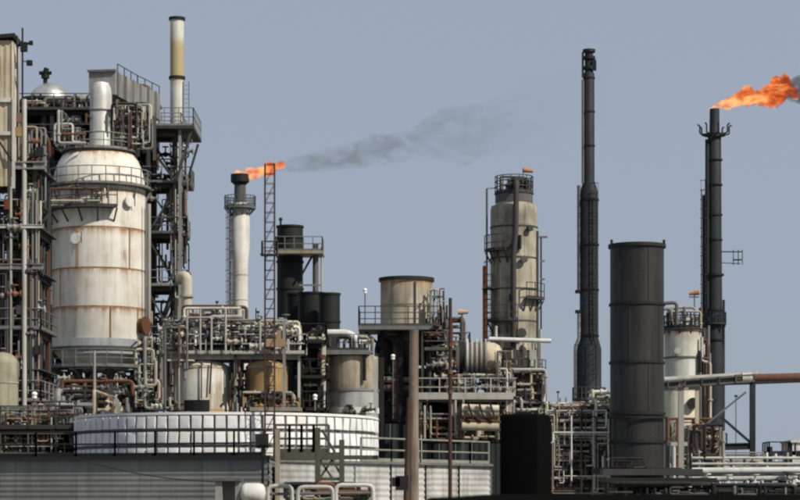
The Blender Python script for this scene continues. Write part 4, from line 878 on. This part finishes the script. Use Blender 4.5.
# ------------------------------------------------------------------ central tall tower
def tower():
    D = 160; cx = X(514, D); r = S(23.5, D)
    T = thing('column_tower', 'tall streaked grey tan column with fenced top right of centre', 'tower', (cx, D, 0))
    part('shell', MB().lathe([(r, 0), (r, Z(210, D)), (r * .96, Z(206.5, D)), (r * .78, Z(205, D)), (r * .74, Z(194, D)), (.001, Z(194, D))], cx, D, 48), Mtower, T)
    bands(T, cx, D, r, [Z(p, D) for p in (228, 259, 290, 322, 352)], Mmid, .1, 'band', .04)
    # crown
    part('crown_skirt', MB().annulus(cx, D, r * .745, r * .80, Z(203, D), Z(195, D)), Mgrey, T)
    d = part('crown_platform', MB().annulus(cx, D, .3, r * .84, Z(194.5, D), Z(193.5, D)), Mdeck, T)
    part('railing', MB().ringrail(cx, D, r * .8, Z(193.5, D), h=1.2, rr=.035, nseg=14, rails=(.4, .75, 1.1)), Mmid, d)
    for px in (500, 528): part('davit', MB().tube([(X(px, D), D - .6, Z(203, D)), (X(px, D), D - .6, Z(178 if px < 510 else 186, D)), (X(px + (24 if px < 510 else 4), D), D - .6, Z(178.5 if px < 510 else 186, D))], .075, 8, bend=.1), Mmid, T)
    clutter(T, (X(500, D), X(528, D), D - .9, D + .9, Z(194, D), Z(180, D)), 16, (.05, .14), [Mdark, Mmid, Mgrey], 81, vert=.7)
    # central dark overhead line
    part('overhead_pipe', MB().tube([(X(516, D), D, Z(201, D)), (X(516, D), D, Z(183, D)), (X(515, D), D - r - .32, Z(186, D)), (X(514, D), D - r - .32, Z(240, D)), (X(512, D), D - r - .32, Z(256, D)), (X(512, D), D - r - .32, 0)], .2, 10, bend=.4), Mmid, T)
    part('side_pipe', MB().cyl((X(518.5, D), D - r - .12, Z(252, D)), (X(518.5, D), D - r - .12, Z(238, D)), .12, n=8), Mdark, T)
    for px, t, m_, rad in ((537, 232, Mmid, .09), (540.5, 238, Mdark, .06), (486.5, 190, Mmid, .07), (534, 345, Mpale, .12), (523, 345, Mcream, .14), (528, 360, Mgrey, .1), (540, 330, Mpale, .1)):
        yy = D - .6 if px in (537, 540.5, 486.5, 540) else D - r - .1
        part('side_pipe', MB().cyl((X(px, D), yy, 0), (X(px, D), yy, Z(t, D)), rad, n=8), m_, T)
    part('davit', MB().beam((X(486, D), D - .6, Z(190, D)), (X(495, D), D - .6, Z(189, D)), .08), Mgrey, T)
    for t in (238, 262, 280): part('side_light', MB().box((X(542, D), D - .6, Z(t, D)), (.7 if t == 238 else .3, .2, .12)), Mgrey, T)
    part('ladder', MB().ladder((X(488.5, D), D - 1.2), Z(395, D), Z(275, D), .5), Mdark, T)
    for a0, a1, py in ((-2.9, -1.9, 252), (-1.2, -.2, 300), (-2.7, -1.5, 322)):
        circ_platform(T, cx, D, r, r + .55, Z(py, D), a0, a1, mat=Mmid, brackets=3)
    for a, py, q in ((-1.9, 246, .28), (-1.25, 262, .22), (-1.0, 231, .2), (-1.7, 300, .25), (-1.35, 335, .3)):
        u = Vector((math.cos(a), math.sin(a), 0)); c = Vector((cx, D, Z(py, D))) + u * r
        part('nozzle', MB().cyl(c - u * .2, c + u * .3, q * .8, n=12).cyl(c + u * .25, c + u * .36, q * 1.2, n=12), Mmid, T)
    part('ladder_platform', MB().box((X(488, D), D - 1.2, Z(290, D)), (.9, 1.2, .08)), Mdeck, T)
    part('caged_riser', MB().beam((X(484, D), D - 1.4, Z(360, D)), (X(484, D), D - 1.4, Z(268, D)), .3, .3, 'I'), Mrust, T)
    part('cross_pipe', MB().cyl(P(489, 339, D - r - .7), P(551, 341, D - r - .7), .16, n=10), Mwpipe, T)
    for a, b in ((496, 326), (533, 350)): part('cross_stub', MB().cyl(P(a, 340, D - r - .7), P(a, b, D - r - .7), .1, n=8), Mpale, T)
    part('vent_head', MB().box(P(533, 355, D - r - .7), (.5, .4, .7)), Mpale, T)
    clutter(T, (X(500, D), X(543, D), D - r - 1.2, D - r - .2, Z(412, D), Z(372, D)), 30, (.05, .14), [Mpale, Mmid, Mdark, Mcream, Mgrey], 82, vert=.6)
    circ_platform(T, cx, D, r, r + .7, Z(376, D), -2.6, -.3, mat=Mmid, brackets=6)
    T = thing('wind_sock', 'small orange flag above the fenced top of the tall column', 'flag', (X(524, D), D, Z(203, D)))
    part('pole', MB().cyl((X(523, D), D, Z(203, D)), (X(523, D), D, Z(168, D)), .03, n=6), Mgrey, T)
    part('sock', MB().cyl(P(523.5, 170, D), P(533, 171.5, D), .19, .1, 10), Morange, T)
tower()

# ------------------------------------------------------------------ poles in front
def poles():
    D = 86
    T = thing('timber_pole', 'thick weathered grey brown timber pole at lower centre', 'pole', (X(413.5, D), D, 0))
    part('shaft', MB().cyl((X(413, D), D, 0), (X(414, D), D, Z(331, D)), S(5.8, D), S(4.4, D), 18), Mwood, T)
    part('cap', MB().cyl((X(414, D), D, Z(332.5, D)), (X(414, D), D, Z(330, D)), S(4.7, D), n=18), Mgrey, T)
    T = thing('timber_pole', 'short dark leaning prop against the thick timber pole', 'pole', (X(405, D), D - .4, 0))
    part('shaft', MB().cyl((X(404, D), D - .5, 0), (X(409, D), D - .3, Z(398, D)), S(3.6, D), S(2.4, D), 14), Mdwood, T)
    part('junction_box', MB().box(P(402, 483, D - .9), (.5, .3, .55)).box(P(396, 482, D - .9), (.3, .3, .35)), Mblack, T)
    D = 92
    T = thing('steel_pole', 'slim dark red brown steel pole right of the timber pole', 'pole', (X(450, D), D, 0))
    part('shaft', MB().cyl((X(450, D), D, 0), (X(450.3, D), D, Z(298, D)), S(2.1, D), S(1.7, D), 12), Mrod, T)
    for py in (345, 372, 392): part('strap', MB().cyl((X(450.2, D), D, Z(py + 2, D)), (X(450.2, D), D, Z(py - 2, D)), S(2.6, D), n=12), Mrust, T)
    # black post on the bank
    D = 30; c = (X(524, D), D, 3.55)
    T = thing('bank_post', 'black rounded block shaped post in the near foreground', 'post', c)
    A = [(X(497.5, D), D), (X(537, D), D - .18), (X(555, D), D + .22), (X(515, D), D + .42)]; ctr = Vector((sum(a[0] for a in A) / 4, sum(a[1] for a in A) / 4))
    zt = Z(413.5, D); lv = [(3.4, 1.0), (zt - .10, 1.0), (zt - .05, .985), (zt - .018, .95), (zt - .003, .89), (zt, .8)]; vs = []; k = 0
    ring = []
    for i in range(4):
        a, p, q = Vector(A[i]), Vector(A[i - 1]), Vector(A[(i + 1) % 4])
        u, v = a + (p - a).normalized() * .09, a + (q - a).normalized() * .09
        for t in (0, .5, 1): ring.append(u * (1 - t) ** 2 + a * 2 * t * (1 - t) + v * t * t)
    for z, s_ in lv:
        for p in ring: q = ctr + (p - ctr) * s_; vs.append((q.x, q.y, z))
    n = 12; fs = [(i * n + j, i * n + (j + 1) % n, (i + 1) * n + (j + 1) % n, (i + 1) * n + j) for i in range(len(lv) - 1) for j in range(n)] + [tuple(range((len(lv) - 1) * n, len(lv) * n))]
    part('body', MB().add(vs, fs), paint('matt_black', (.004, .004, .0042), 0, .3, rough=.95, spec=.03), T)
    part('top_cap', MB().box((ctr.x, ctr.y, zt + .004), (.3, .2, .02)), Mblack, T)
poles()

# ------------------------------------------------------------------ wide black stack
def wide_stack():
    D = 110; cx = X(637, D); r = S(26.8, D)
    T = thing('wide_stack', 'wide matt black stack with thin rings standing at right', 'stack', (cx, D, 0))
    part('shell', MB().lathe([(r, 0), (r, Z(245, D)), (r * .94, Z(245, D)), (r * .94, Z(262, D)), (.001, Z(262, D))], cx, D, 64), paint('matt_black_stack', (.027, .027, .026), .25, .6, rough=.48, streak=1.8, spec=.35), T)
    bands(T, cx, D, r, [Z(246.5, D)], Mdark, .17, 'rim', .10)
    bands(T, cx, D, r, [Z(p, D) for p in (305, 363)], Mdark, .11, 'ring', .07)
    bands(T, cx, D, r, [Z(p, D) for p in (414, 442)], Mblack, .14, 'ring', .09)
    for k, (y0, y1) in enumerate(((248, 304), (306, 362), (364, 413), (415, 441))):
        for a in (-1.25 + .5 * (k % 2), -2.35 + .4 * (k % 2)):
            part('plate_seam', MB().beam((cx + r * math.cos(a), D + r * math.sin(a), Z(y1, D)), (cx + r * math.cos(a), D + r * math.sin(a), Z(y0, D)), .05, .03), Mdark, T)
    for a in (-2.9, -.2): part('lifting_lug', MB().box((cx + r * math.cos(a), D + r * math.sin(a), Z(243, D)), (.12, .12, .25)), Mdark, T)
    for a in (-2.75, -.38): part('guard_post', MB().beam((cx + (r + .16) * math.cos(a), D + (r + .16) * math.sin(a), Z(470, D)), (cx + (r + .16) * math.cos(a), D + (r + .16) * math.sin(a), Z(417, D)), .09), Mblack, T)
    part('guard_rail', MB().annulus(cx, D, r + .11, r + .2, Z(419, D), Z(417, D), -2.85, -.28), Mblack, T)
    part('stub_pipe', MB().tube([(cx + r * .9, D - .3, Z(304, D)), (X(676, D), D - .3, Z(303, D)), (X(676, D), D - .3, Z(325, D))], .09, 8), Mgrey, T)
    part('stub_pipe', MB().tube([(cx + r * .9, D - .2, Z(310, D)), (X(670, D), D - .2, Z(309, D)), (X(672, D), D - .2, Z(320, D))], .07, 8), Mgrey, T)
    T = thing('stack_plinth', 'dark stepped steel plinth under the wide black stack', 'plinth', (cx, D, 0))
    d = part('slab', MB().annulus(cx, D, r + .02, r + .9, Z(474, D), Z(468, D), n=48), Mdark, T)
    part('walkway', MB().box((X(644, D), D - r - 1.7, Z(473, D)), (S(96, D), 1.8, .3)), Mmid, T)
    part('walkway', MB().box((X(650, D), D - r - 2.1, Z(481, D)), (S(108, D), 2.2, .22)), Mdark, T)
    for px in range(600, 702, 12): part('pile', MB().beam((X(px, D), D - r - 2.6, 0), (X(px, D), D - r - 2.6, Z(482, D)), .2), Mmid, T)
    clutter(T, (X(598, D), X(700, D), D - r - 3.4, D - r - 2.9, Z(499, D), Z(484, D)), 18, (.05, .12), [Mmid, Mdark, Mdark], 91, vert=.3, extra=False)
    clutter(T, (X(606, D), X(640, D), D - r - 1.6, D - r - .6, Z(468, D), Z(459, D)), 8, (.03, .06), [Mdark, Mmid, Mdark], 92, vert=.2, extra=False)
wide_stack()

# ------------------------------------------------------------------ pipework between black post and wide stack
def gap_pipework():
    D = 138
    T = thing('pipe_module', 'low tangle of pale pipes and valves left of the wide black stack', 'pipework', (X(576, D), D, 0))
    frame(T, [X(p, D) for p in (548, 580, 610)], [D - 2, D + 2], [Z(p, D) for p in (480, 448, 424)], Mmid, Mdeck, cw=.15, braces=.25, seed=95, rmat=Mpale)
    clutter(T, (X(545, D), X(612, D), D - 2, D + 2, Z(470, D), Z(404, D)), 70, (.04, .12), [Mpale, Mpale, Mgrey, Mmid, Mcream, Mdark], 96, vert=.45)
    clutter(T, (X(545, D), X(612, D), D - 2, D + 2, Z(499, D), Z(472, D)), 40, (.05, .15), [Mmid, Mgrey, Mdark, Mpale], 97, vert=.4)
    clutter(T, (X(590, D), X(612, D), D - 2, D + 1, Z(430, D), Z(392, D)), 16, (.05, .12), [Mpale, Mtan, Mmid, Mwhite], 98, vert=.6)
    clutter(T, (X(546, D), X(612, D), D + 2, D + 5, Z(499, D), Z(418, D)), 60, (.06, .2), [Mdark, Mdark, Mmid, Mrust], 971, vert=.4)
    valves(T, (X(546, D), X(610, D), D - 2.3, D - 1.8, Z(480, D), Z(405, D)), 34, [Mpale, Mgrey, Mdark, Mcream], 99, 1.1)
    part('white_post', MB().beam(P(594, 490, D - 2.6), P(596, 400, D - 2.6), .16), Mpale, T)
    for px in (551, 560, 566, 573): part('vent_mast', MB().cyl(P(px, 426, D), P(px, R.uniform(396, 408), D), .045, n=6), Mgrey, T)
    D = 138.6; T = thing('cream_drum', 'rusty cream horizontal drum beside the black foreground post', 'drum', (X(566, D), D, 0))
    yc = D; zc = Z(460, D); r = S(14, D); m = MB(); pr = [(546, .02), (547, .6), (550, .9), (554, 1), (580, 1), (584, .9), (586, .6), (587, .02)]; n = 24; vs = []
    for px, q in pr:
        for j in range(n): t = 2 * math.pi * j / n; vs.append((X(px, D), yc + r * q * math.cos(t), zc + r * q * math.sin(t)))
    fs = [(i * n + j, i * n + (j + 1) % n, (i + 1) * n + (j + 1) % n, (i + 1) * n + j) for i in range(len(pr) - 1) for j in range(n)]
    part('shell', m.add(vs, fs), MATS['rusty_cream'], T)
    for px in (556, 571): part('strap', MB().cyl((X(px, D) - .06, yc, zc), (X(px, D) + .06, yc, zc), r + .04, n=28), Mred, T)
    for px in (554, 580): part('saddle', MB().box((X(px, D), yc, (zc - r * .8) / 2), (.35, 1.3, zc - r * .8)), Mconc, T)
gap_pipework()

# ------------------------------------------------------------------ right hand tank and pipe bridge
def right_side():
    D = 132; cx = X(683, D); r = S(18.5, D)
    T = thing('crowned_tank', 'pale upright tank with fenced top between wide black stack and dark flare', 'tank', (cx, D, 0))
    part('upper_shell', MB().lathe([(r, Z(392, D)), (r, Z(332, D)), (r * .7, Z(328, D)), (.001, Z(327, D))], cx, D, 36), paint('pale_shell', (.60, .60, .55), .35, .5, seam=(Z(331, 132), 3.4)), T)
    part('lower_shell', MB().lathe([(r * 1.04, 0), (r * 1.04, Z(390, D)), (r, Z(389, D))], cx, D, 36), paint('lower_cream', (.56, .52, .41), .4, .5), T)
    bands(T, cx, D, r, [Z(331, D), Z(358, D), Z(390, D)], Mgrey, .1, 'band', .06)
    circ_platform(T, cx, D, r * .8, r * 1.12, Z(329, D), mat=Mdark, h=.75)
    part('white_box', MB().box(P(686, 322, D - .6), (.85, .4, .5)), Mwhite, T)
    clutter(T, (X(668, D), X(700, D), D - .8, D + .5, Z(330, D), Z(308, D)), 12, (.04, .09), [Mgrey, Mmid, Mdark], 101, vert=.6)
    clutter(T, (X(698, D), X(708, D), D - 1, D + .6, Z(460, D), Z(318, D)), 22, (.04, .1), [Mpale, Mmid, Mgrey, Mdark], 102, vert=.7)
    part('manway', MB().cyl((X(690, D), D - r, Z(404, D)), (X(690, D), D - r - .3, Z(404, D)), .32, n=16), Mdark, T)
    part('manway', MB().cyl((X(675, D), D - r, Z(352, D)), (X(675, D), D - r - .15, Z(352, D)), .2, n=14), Mpale, T)
    T = thing('wind_sock', 'orange red wind sock pole above the crowned tank', 'wind sock', (X(694, D), D, Z(329, D)))
    part('pole', MB().cyl((X(694, D), D - .2, Z(329, D)), (X(694, D), D - .2, Z(291, D)), .04, n=6), Mgrey, T)
    part('sock', MB().cyl(P(689, 294, D - .2), P(699, 292.5, D - .2), .08, .16, 10), Morange, T)
    part('cross_arm', MB().beam(P(689, 297, D - .2), P(699, 297, D - .2), .06), Mrust, T)
    D = 118
    T = thing('pipe_bridge', 'elevated pipe bridge on a steel trestle leading out of the right edge', 'pipe bridge', (X(752, D), D, 0))
    part('truss_girder', MB().beam(P(664, 385, D), P(754, 378, D), .5, .42, 'I'), Mgrey, T)
    for k in range(5): a = 668 + k * 17; part('stiffener', MB().beam(P(a, 388 - (a - 664) * .078, D - .27), P(a, 381 - (a - 664) * .078, D - .27), .08), Mmid, T)
    part('bridge_pipe', MB().cyl(P(735, 378.5, D), P(830, 376, D), S(4, D), n=14), Mrust, T)
    part('bridge_pipe', MB().cyl(P(664, 380, D + .4), P(760, 374.5, D + .4), S(3, D), n=12), Mpale, T)
    part('bridge_pipe', MB().cyl(P(664, 385, D + .8), P(830, 379, D + .8), S(2.6, D), n=12), Mgrey, T)
    part('pipe_collar', MB().cyl(P(742, 378, D), P(752, 378, D), S(5, D), n=14), Mcream, T)
    for px, m in ((752.5, Mflare), (681, Mpale)):
        part('column', MB().beam((X(px, D), D, 0), (X(px, D), D, Z(382, D)), .28, .28, 'I'), m, T)
    part('column', MB().beam((X(694, D), D - 1.2, 0), (X(694, D), D - 1.2, Z(389, D)), .2), Mcream, T)
    part('column_cap', MB().box(P(694, 388, D - 1.2), (.55, .3, .16)), Mmid, T)
    part('tie_beam', MB().beam(P(716, 447, D), P(752, 446, D), .22, .36, 'I'), Mflare, T)
    part('brace', MB().beam(P(721, 417, D), P(751, 443, D), .13), Mflare, T)
    part('brace', MB().beam(P(704, 426, D), P(746, 392, D), .1), Mgrey, T)
    part('tie_beam', MB().beam(P(664, 444, D), P(694, 444, D), .2, .2), Mpale, T)
    for a in (668, 674, 688): part('drop_pipe', MB().cyl(P(a, 486, D), P(a, 446, D), .1, n=8), Mwpipe if a == 674 else Mgrey, T)
    # low pipe way
    D = 113
    T = thing('pipe_way', 'low run of white and grey pipes on sleepers along the lower right', 'pipework', (X(750, D), D, 0))
    for py, rad, m, y in ((470, 3.4, Mwpipe, 0), (464, 1.5, Mpale, .6), (478, 2.6, Mpale, -.5), (458, 1.4, Mpale, 1.0), (474.5, 1.0, Mdark, -.3), (483, 1.1, Mgrey, -.7), (486, 1.6, Mmid, -.2)):
        part('pipe', MB().cyl(P(692, py + (1 if py > 465 else 0), D + y), P(835, py, D + y), S(rad, D), n=12), m, T)
    for k in range(16):
        px = 698 + k * 8.5; part('sleeper_post', MB().beam((X(px, D), D - .9, 0), (X(px, D), D - .9, Z(484, D)), .2), [Mmid, Mgrey, Mpale][k % 3], T)
    for k in range(6):
        px = 706 + k * 21; part('cross_bearer', MB().beam((X(px, D), D - 1.1, Z(487, D)), (X(px, D), D + 1.4, Z(487, D)), .2, .25), Mmid, T)
        part('post', MB().beam((X(px, D), D + 1.2, 0), (X(px, D), D + 1.2, Z(457, D)), .12), Mgrey, T)
    valves(T, (X(700, D), X(800, D), D - 1.2, D - .8, Z(492, D), Z(482, D)), 16, [Mpale, Mmid, Mwpipe], 104, 1.1)
    clutter(T, (X(696, D), X(820, D), D - 1.5, D - 1, Z(499, D), Z(485, D)), 30, (.04, .1), [Mgrey, Mmid, Mdark, Mdark], 105, vert=.3, extra=False)
    clutter(T, (X(696, D), X(726, D), D + 1, D + 3, Z(470, D), Z(424, D)), 34, (.03, .09), [Mmid, Mdark, Mgrey], 106, vert=.6)
    D = 116; T = thing('service_platform', 'small dark railed platform near the right edge', 'platform', (X(780, D), D, 0))
    part('deck', MB().box((X(779, D), D, Z(453.5, D)), (S(27, D), 2, .22)), Mflare, T)
    part('railing', MB().rail([(X(766, D), D + 1, Z(453, D)), (X(766, D), D - 1, Z(453, D)), (X(792, D), D - 1, Z(453, D))], h=.55, sp=.65, rails=(1.1,), toe=False), Mflare, T)
    for px in (767, 788): part('column', MB().beam((X(px, D), D - .8, 0), (X(px, D), D - .8, Z(447 if px < 770 else 442, D)), .26), Mflare, T)
    T = thing('white_tank_block', 'white corner of a small cabin at the right edge', 'cabin', (X(810, D), D, 0))
    x0, x1 = X(789, D), X(840, D)
    part('wall', MB().box(((x0 + x1) / 2, D + .5, Z(470, D) / 2 + Z(443, D) / 2 - Z(470, D) / 2), (x1 - x0, 3, Z(443, D))), Mwhite, T)
    part('roof', MB().box(((x0 + x1) / 2, D + .5, Z(443, D) + .06), (x1 - x0 + .2, 3.2, .12)), Mpale, T)
    part('window', MB().box((X(797, D), D - 1.01, Z(454, D)), (.4, .05, .3)), Mblack, T)
right_side()

# ------------------------------------------------------------------ front gallery, little drums, cable
def front_bits():
    D = 94
    T = thing('olive_gallery', 'olive dark stair gallery in front of the panelled tank, right of the mast', 'gallery', (X(308, D), D, 0))
    z = Z(456, D)
    part('deck', MB().box((X(309, D), D + .5, z), (S(68, D), 2, .3)), Molive, T)
    part('railing', MB().rail([(X(276, D), D - .45, z + .15), (X(290, D), D - .45, z + .15), (X(302, D), D - .45, z + .15), (X(314, D), D - .45, z + .15), (X(329, D), D - .45, z + .15)], h=1.15, sp=3, r=.055), Molive, T)
    part('deck', MB().box((X(360, D), D + .9, Z(457, D)), (S(36, D), 1.2, .16)), Molive, T)
    for px, t in ((318, 428), (342, 440)): part('column', MB().beam((X(px, D), D - .4, 0), (X(px, D), D - .4, Z(t, D)), .22, .22, 'I'), Molive, T)
    part('column', MB().beam((X(278.5, D), D - .7, 0), (X(278.5, D), D - .7, Z(430, D)), .2), Mcream, T)
    for a, b in (((320, 460), (332, 478)), ((332, 460), (320, 478)), ((332, 460), (342, 476)), ((322, 430), (336, 455))):
        part('brace', MB().beam(P(*a, D - .4), P(*b, D - .4), .1), Molive, T)
    part('tie_beam', MB().beam(P(318, 479, D - .4), P(342, 479, D - .4), .14), Molive, T)
    part('signal_box', MB().box(P(262, 441, D + .3), (.55, .3, .6)), Mdark, T)
    part('signal_post', MB().beam((X(262, D), D + .5, 0), (X(262, D), D + .5, Z(436, D)), .1), Mmid, T)
    D = 90
    T = thing('pipe_barrier', 'pale welded pipe barrier at bottom left of the timber pole', 'barrier', (X(325, D), D, 0))
    for a, b, t in ((268, 292, 486), (298, 333, 487), (336, 373, 485)):
        part('hoop', MB().tube([(X(a, D), D, 0), (X(a, D), D, Z(t, D)), (X(b, D), D, Z(t, D)), (X(b, D), D, 0)], .085, 8, bend=.25), Mpale if a != 336 else Mwpipe, T)
    part('rail', MB().cyl(P(268, 494, D), P(373, 493, D), .06, n=8), Mgrey, T)
    clutter(T, (X(285, D), X(370, D), D + .5, D + 1.5, Z(500, D), Z(484, D)), 18, (.05, .13), [Mmid, Mdark, Molive, Mgrey], 111, vert=.4)
    D = 92
    T = thing('white_drum', 'white round ended drum at the bottom left of the olive gallery', 'drum', (X(250, D), D, 0))
    yc = D; zc = Z(493, D); r = S(10, D); m = MB(); pr = [(240, .02), (241, .6), (243, .88), (246, 1), (259, 1), (263, .88), (265, .6), (266, .02)]; n = 24; vs = []
    for px, q in pr:
        for j in range(n): t = 2 * math.pi * j / n; vs.append((X(px, D), yc + r * q * math.cos(t), zc + r * q * math.sin(t)))
    fs = [(i * n + j, i * n + (j + 1) % n, (i + 1) * n + (j + 1) % n, (i + 1) * n + j) for i in range(len(pr) - 1) for j in range(n)]
    part('shell', m.add(vs, fs), Mwhite, T)
    for px in (246, 260): part('saddle', MB().box((X(px, D), yc, (zc - r * .8) / 2), (.25, .7, zc - r * .8)), Mconc, T)
    T = thing('grey_cabinet', 'pale grey open front cabinet left of the white drum', 'cabinet', (X(227, D), D, 0))
    part('carcass', MB().box((X(219, D), D + .3, Z(481, D) / 2), (S(7, D), .9, Z(481, D))).box((X(238, D), D + .3, Z(481, D) / 2), (S(5, D), .9, Z(481, D))).box((X(228, D), D + .6, Z(481, D) / 2), (S(14, D), .3, Z(481, D))), Mpale, T)
    part('top', MB().box((X(228, D), D + .25, Z(481, D) + .06), (S(28, D), 1.1, .12)), Mgrey, T)
    D = 94; a, b = P(84, 461, D), P(216, 482, D); q = [a.lerp(b, t / 12) - Vector((0, 0, .35 * math.sin(math.pi * t / 12) * .5)) for t in range(13)]
    o = part('slack_cable', MB().tube(q, .025, 6, bend=.05), Mdark); tag(o, 'thin dark cable sagging across the grey shed wall', 'cable')
front_bits()

# ------------------------------------------------------------------ fine fittings that clutter the plant
def fine_fittings():
    def root(label_key):
        return next(o for o in bpy.data.objects if o.parent is None and label_key in o.get('label', ''))
    T = root('huge white rust'); D = 150; cx, cy, r = X(99, D), D, S(46.5, D)
    clutter(T, (X(60, D), X(92, D), cy - 3, cy + 2, Z(150, D), Z(118, D)), 22, (.03, .1), [Mdark, Mgrey, Mpale, Mmid], 201, vert=.6)
    clutter(T, (X(114, D), X(152, D), cy - 1.5, cy + .5, Z(148, D), Z(104, D)), 30, (.03, .09), [Mdark, Mgrey, Mmid, Mpale], 202, vert=.6)
    clutter(T, (X(56, D), X(118, D), cy - r - .55, cy - r - .15, Z(212, D), Z(196, D)), 7, (.03, .06), [Mcream, Mgrey], 204, vert=.4)
    clutter(T, (X(140, D), X(164, D), cy - 2.5, cy - .5, Z(410, D), Z(340, D)), 30, (.04, .12), [Mpale, Mgrey, Mdark, Mtan, Mcream], 205, vert=.6)
    valves(T, (X(60, D), X(165, D), cy - r - 1.6, cy - r - .8, Z(412, D), Z(380, D)), 24, [Mgrey, Mdark, Mpale, Mwpipe], 206, 1.1)
    T = root('open steel access tower'); D = 158
    clutter(T, (X(172, D), X(192, D), D - 2, D, Z(300, D), Z(140, D)), 20, (.025, .07), [Mgrey, Mpale, Mdark], 207, vert=.75)
    T = root('round rust stained tank'); D = 145
    clutter(T, (X(428, D), X(446, D), D - 2.4, D - 1, Z(395, D), Z(292, D)), 16, (.03, .08), [Mdark, Mgrey, Mpale, Mmid], 208, vert=.7)
    T = root('low tangle'); D = 138
    clutter(T, (X(543, D), X(612, D), D - 2.8, D - 2.2, Z(494, D), Z(408, D)), 50, (.025, .06), [Mpale, Mwpipe, Mgrey, Mdark, Mtan], 209, vert=.55)
    T = root('raised deck with handrails carrying'); D = 139
    clutter(T, (X(496, D), X(512, D), D - 2.6, D, Z(440, D), Z(350, D)), 22, (.03, .08), [Mpale, Mgrey, Mdark], 210, vert=.7)
    clutter(T, (X(418, D), X(462, D), D - 2.9, D - 2.3, Z(440, D), Z(402, D)), 12, (.03, .07), [Mpale, Mgrey, Mmid], 211, vert=.7)
    T = root('pale upright tank with fenced top'); D = 132
    clutter(T, (X(664, D), X(708, D), D - 2.2, D - 1.3, Z(480, D), Z(420, D)), 18, (.03, .08), [Mpale, Mgrey, Mdark], 212, vert=.7)
    T = root('low run of white'); D = 113
    clutter(T, (X(690, D), X(820, D), D + 1.2, D + 2.2, Z(470, D), Z(452, D)), 14, (.03, .07), [Mwpipe, Mpale, Mgrey], 213, vert=.3)
    # thin masts against the sky
    for px, top, D, lab in ((204, 306, 140, 'thin dark mast above the pipework deck left of the white flare'), (217, 302, 141, 'thin mast just left of the white flare base'), (258, 312, 142, 'thin mast between the white flare and the lattice mast'), (558, 392, 150, 'thin mast above the pipe tangle right of the tall column'), (234 + 502, 396, 140, 'thin mast behind the pipe bridge trestle')):
        o = thing('thin_mast', lab, 'mast', (X(px, D), D, 0))
        part('pole', MB().cyl((X(px, D), D, 0), (X(px, D), D, Z(top, D)), .05, .035, 6), Mgrey, o)
        part('tip', MB().box((X(px, D), D, Z(top, D)), (.2, .1, .12)), Mdark, o)
fine_fittings()
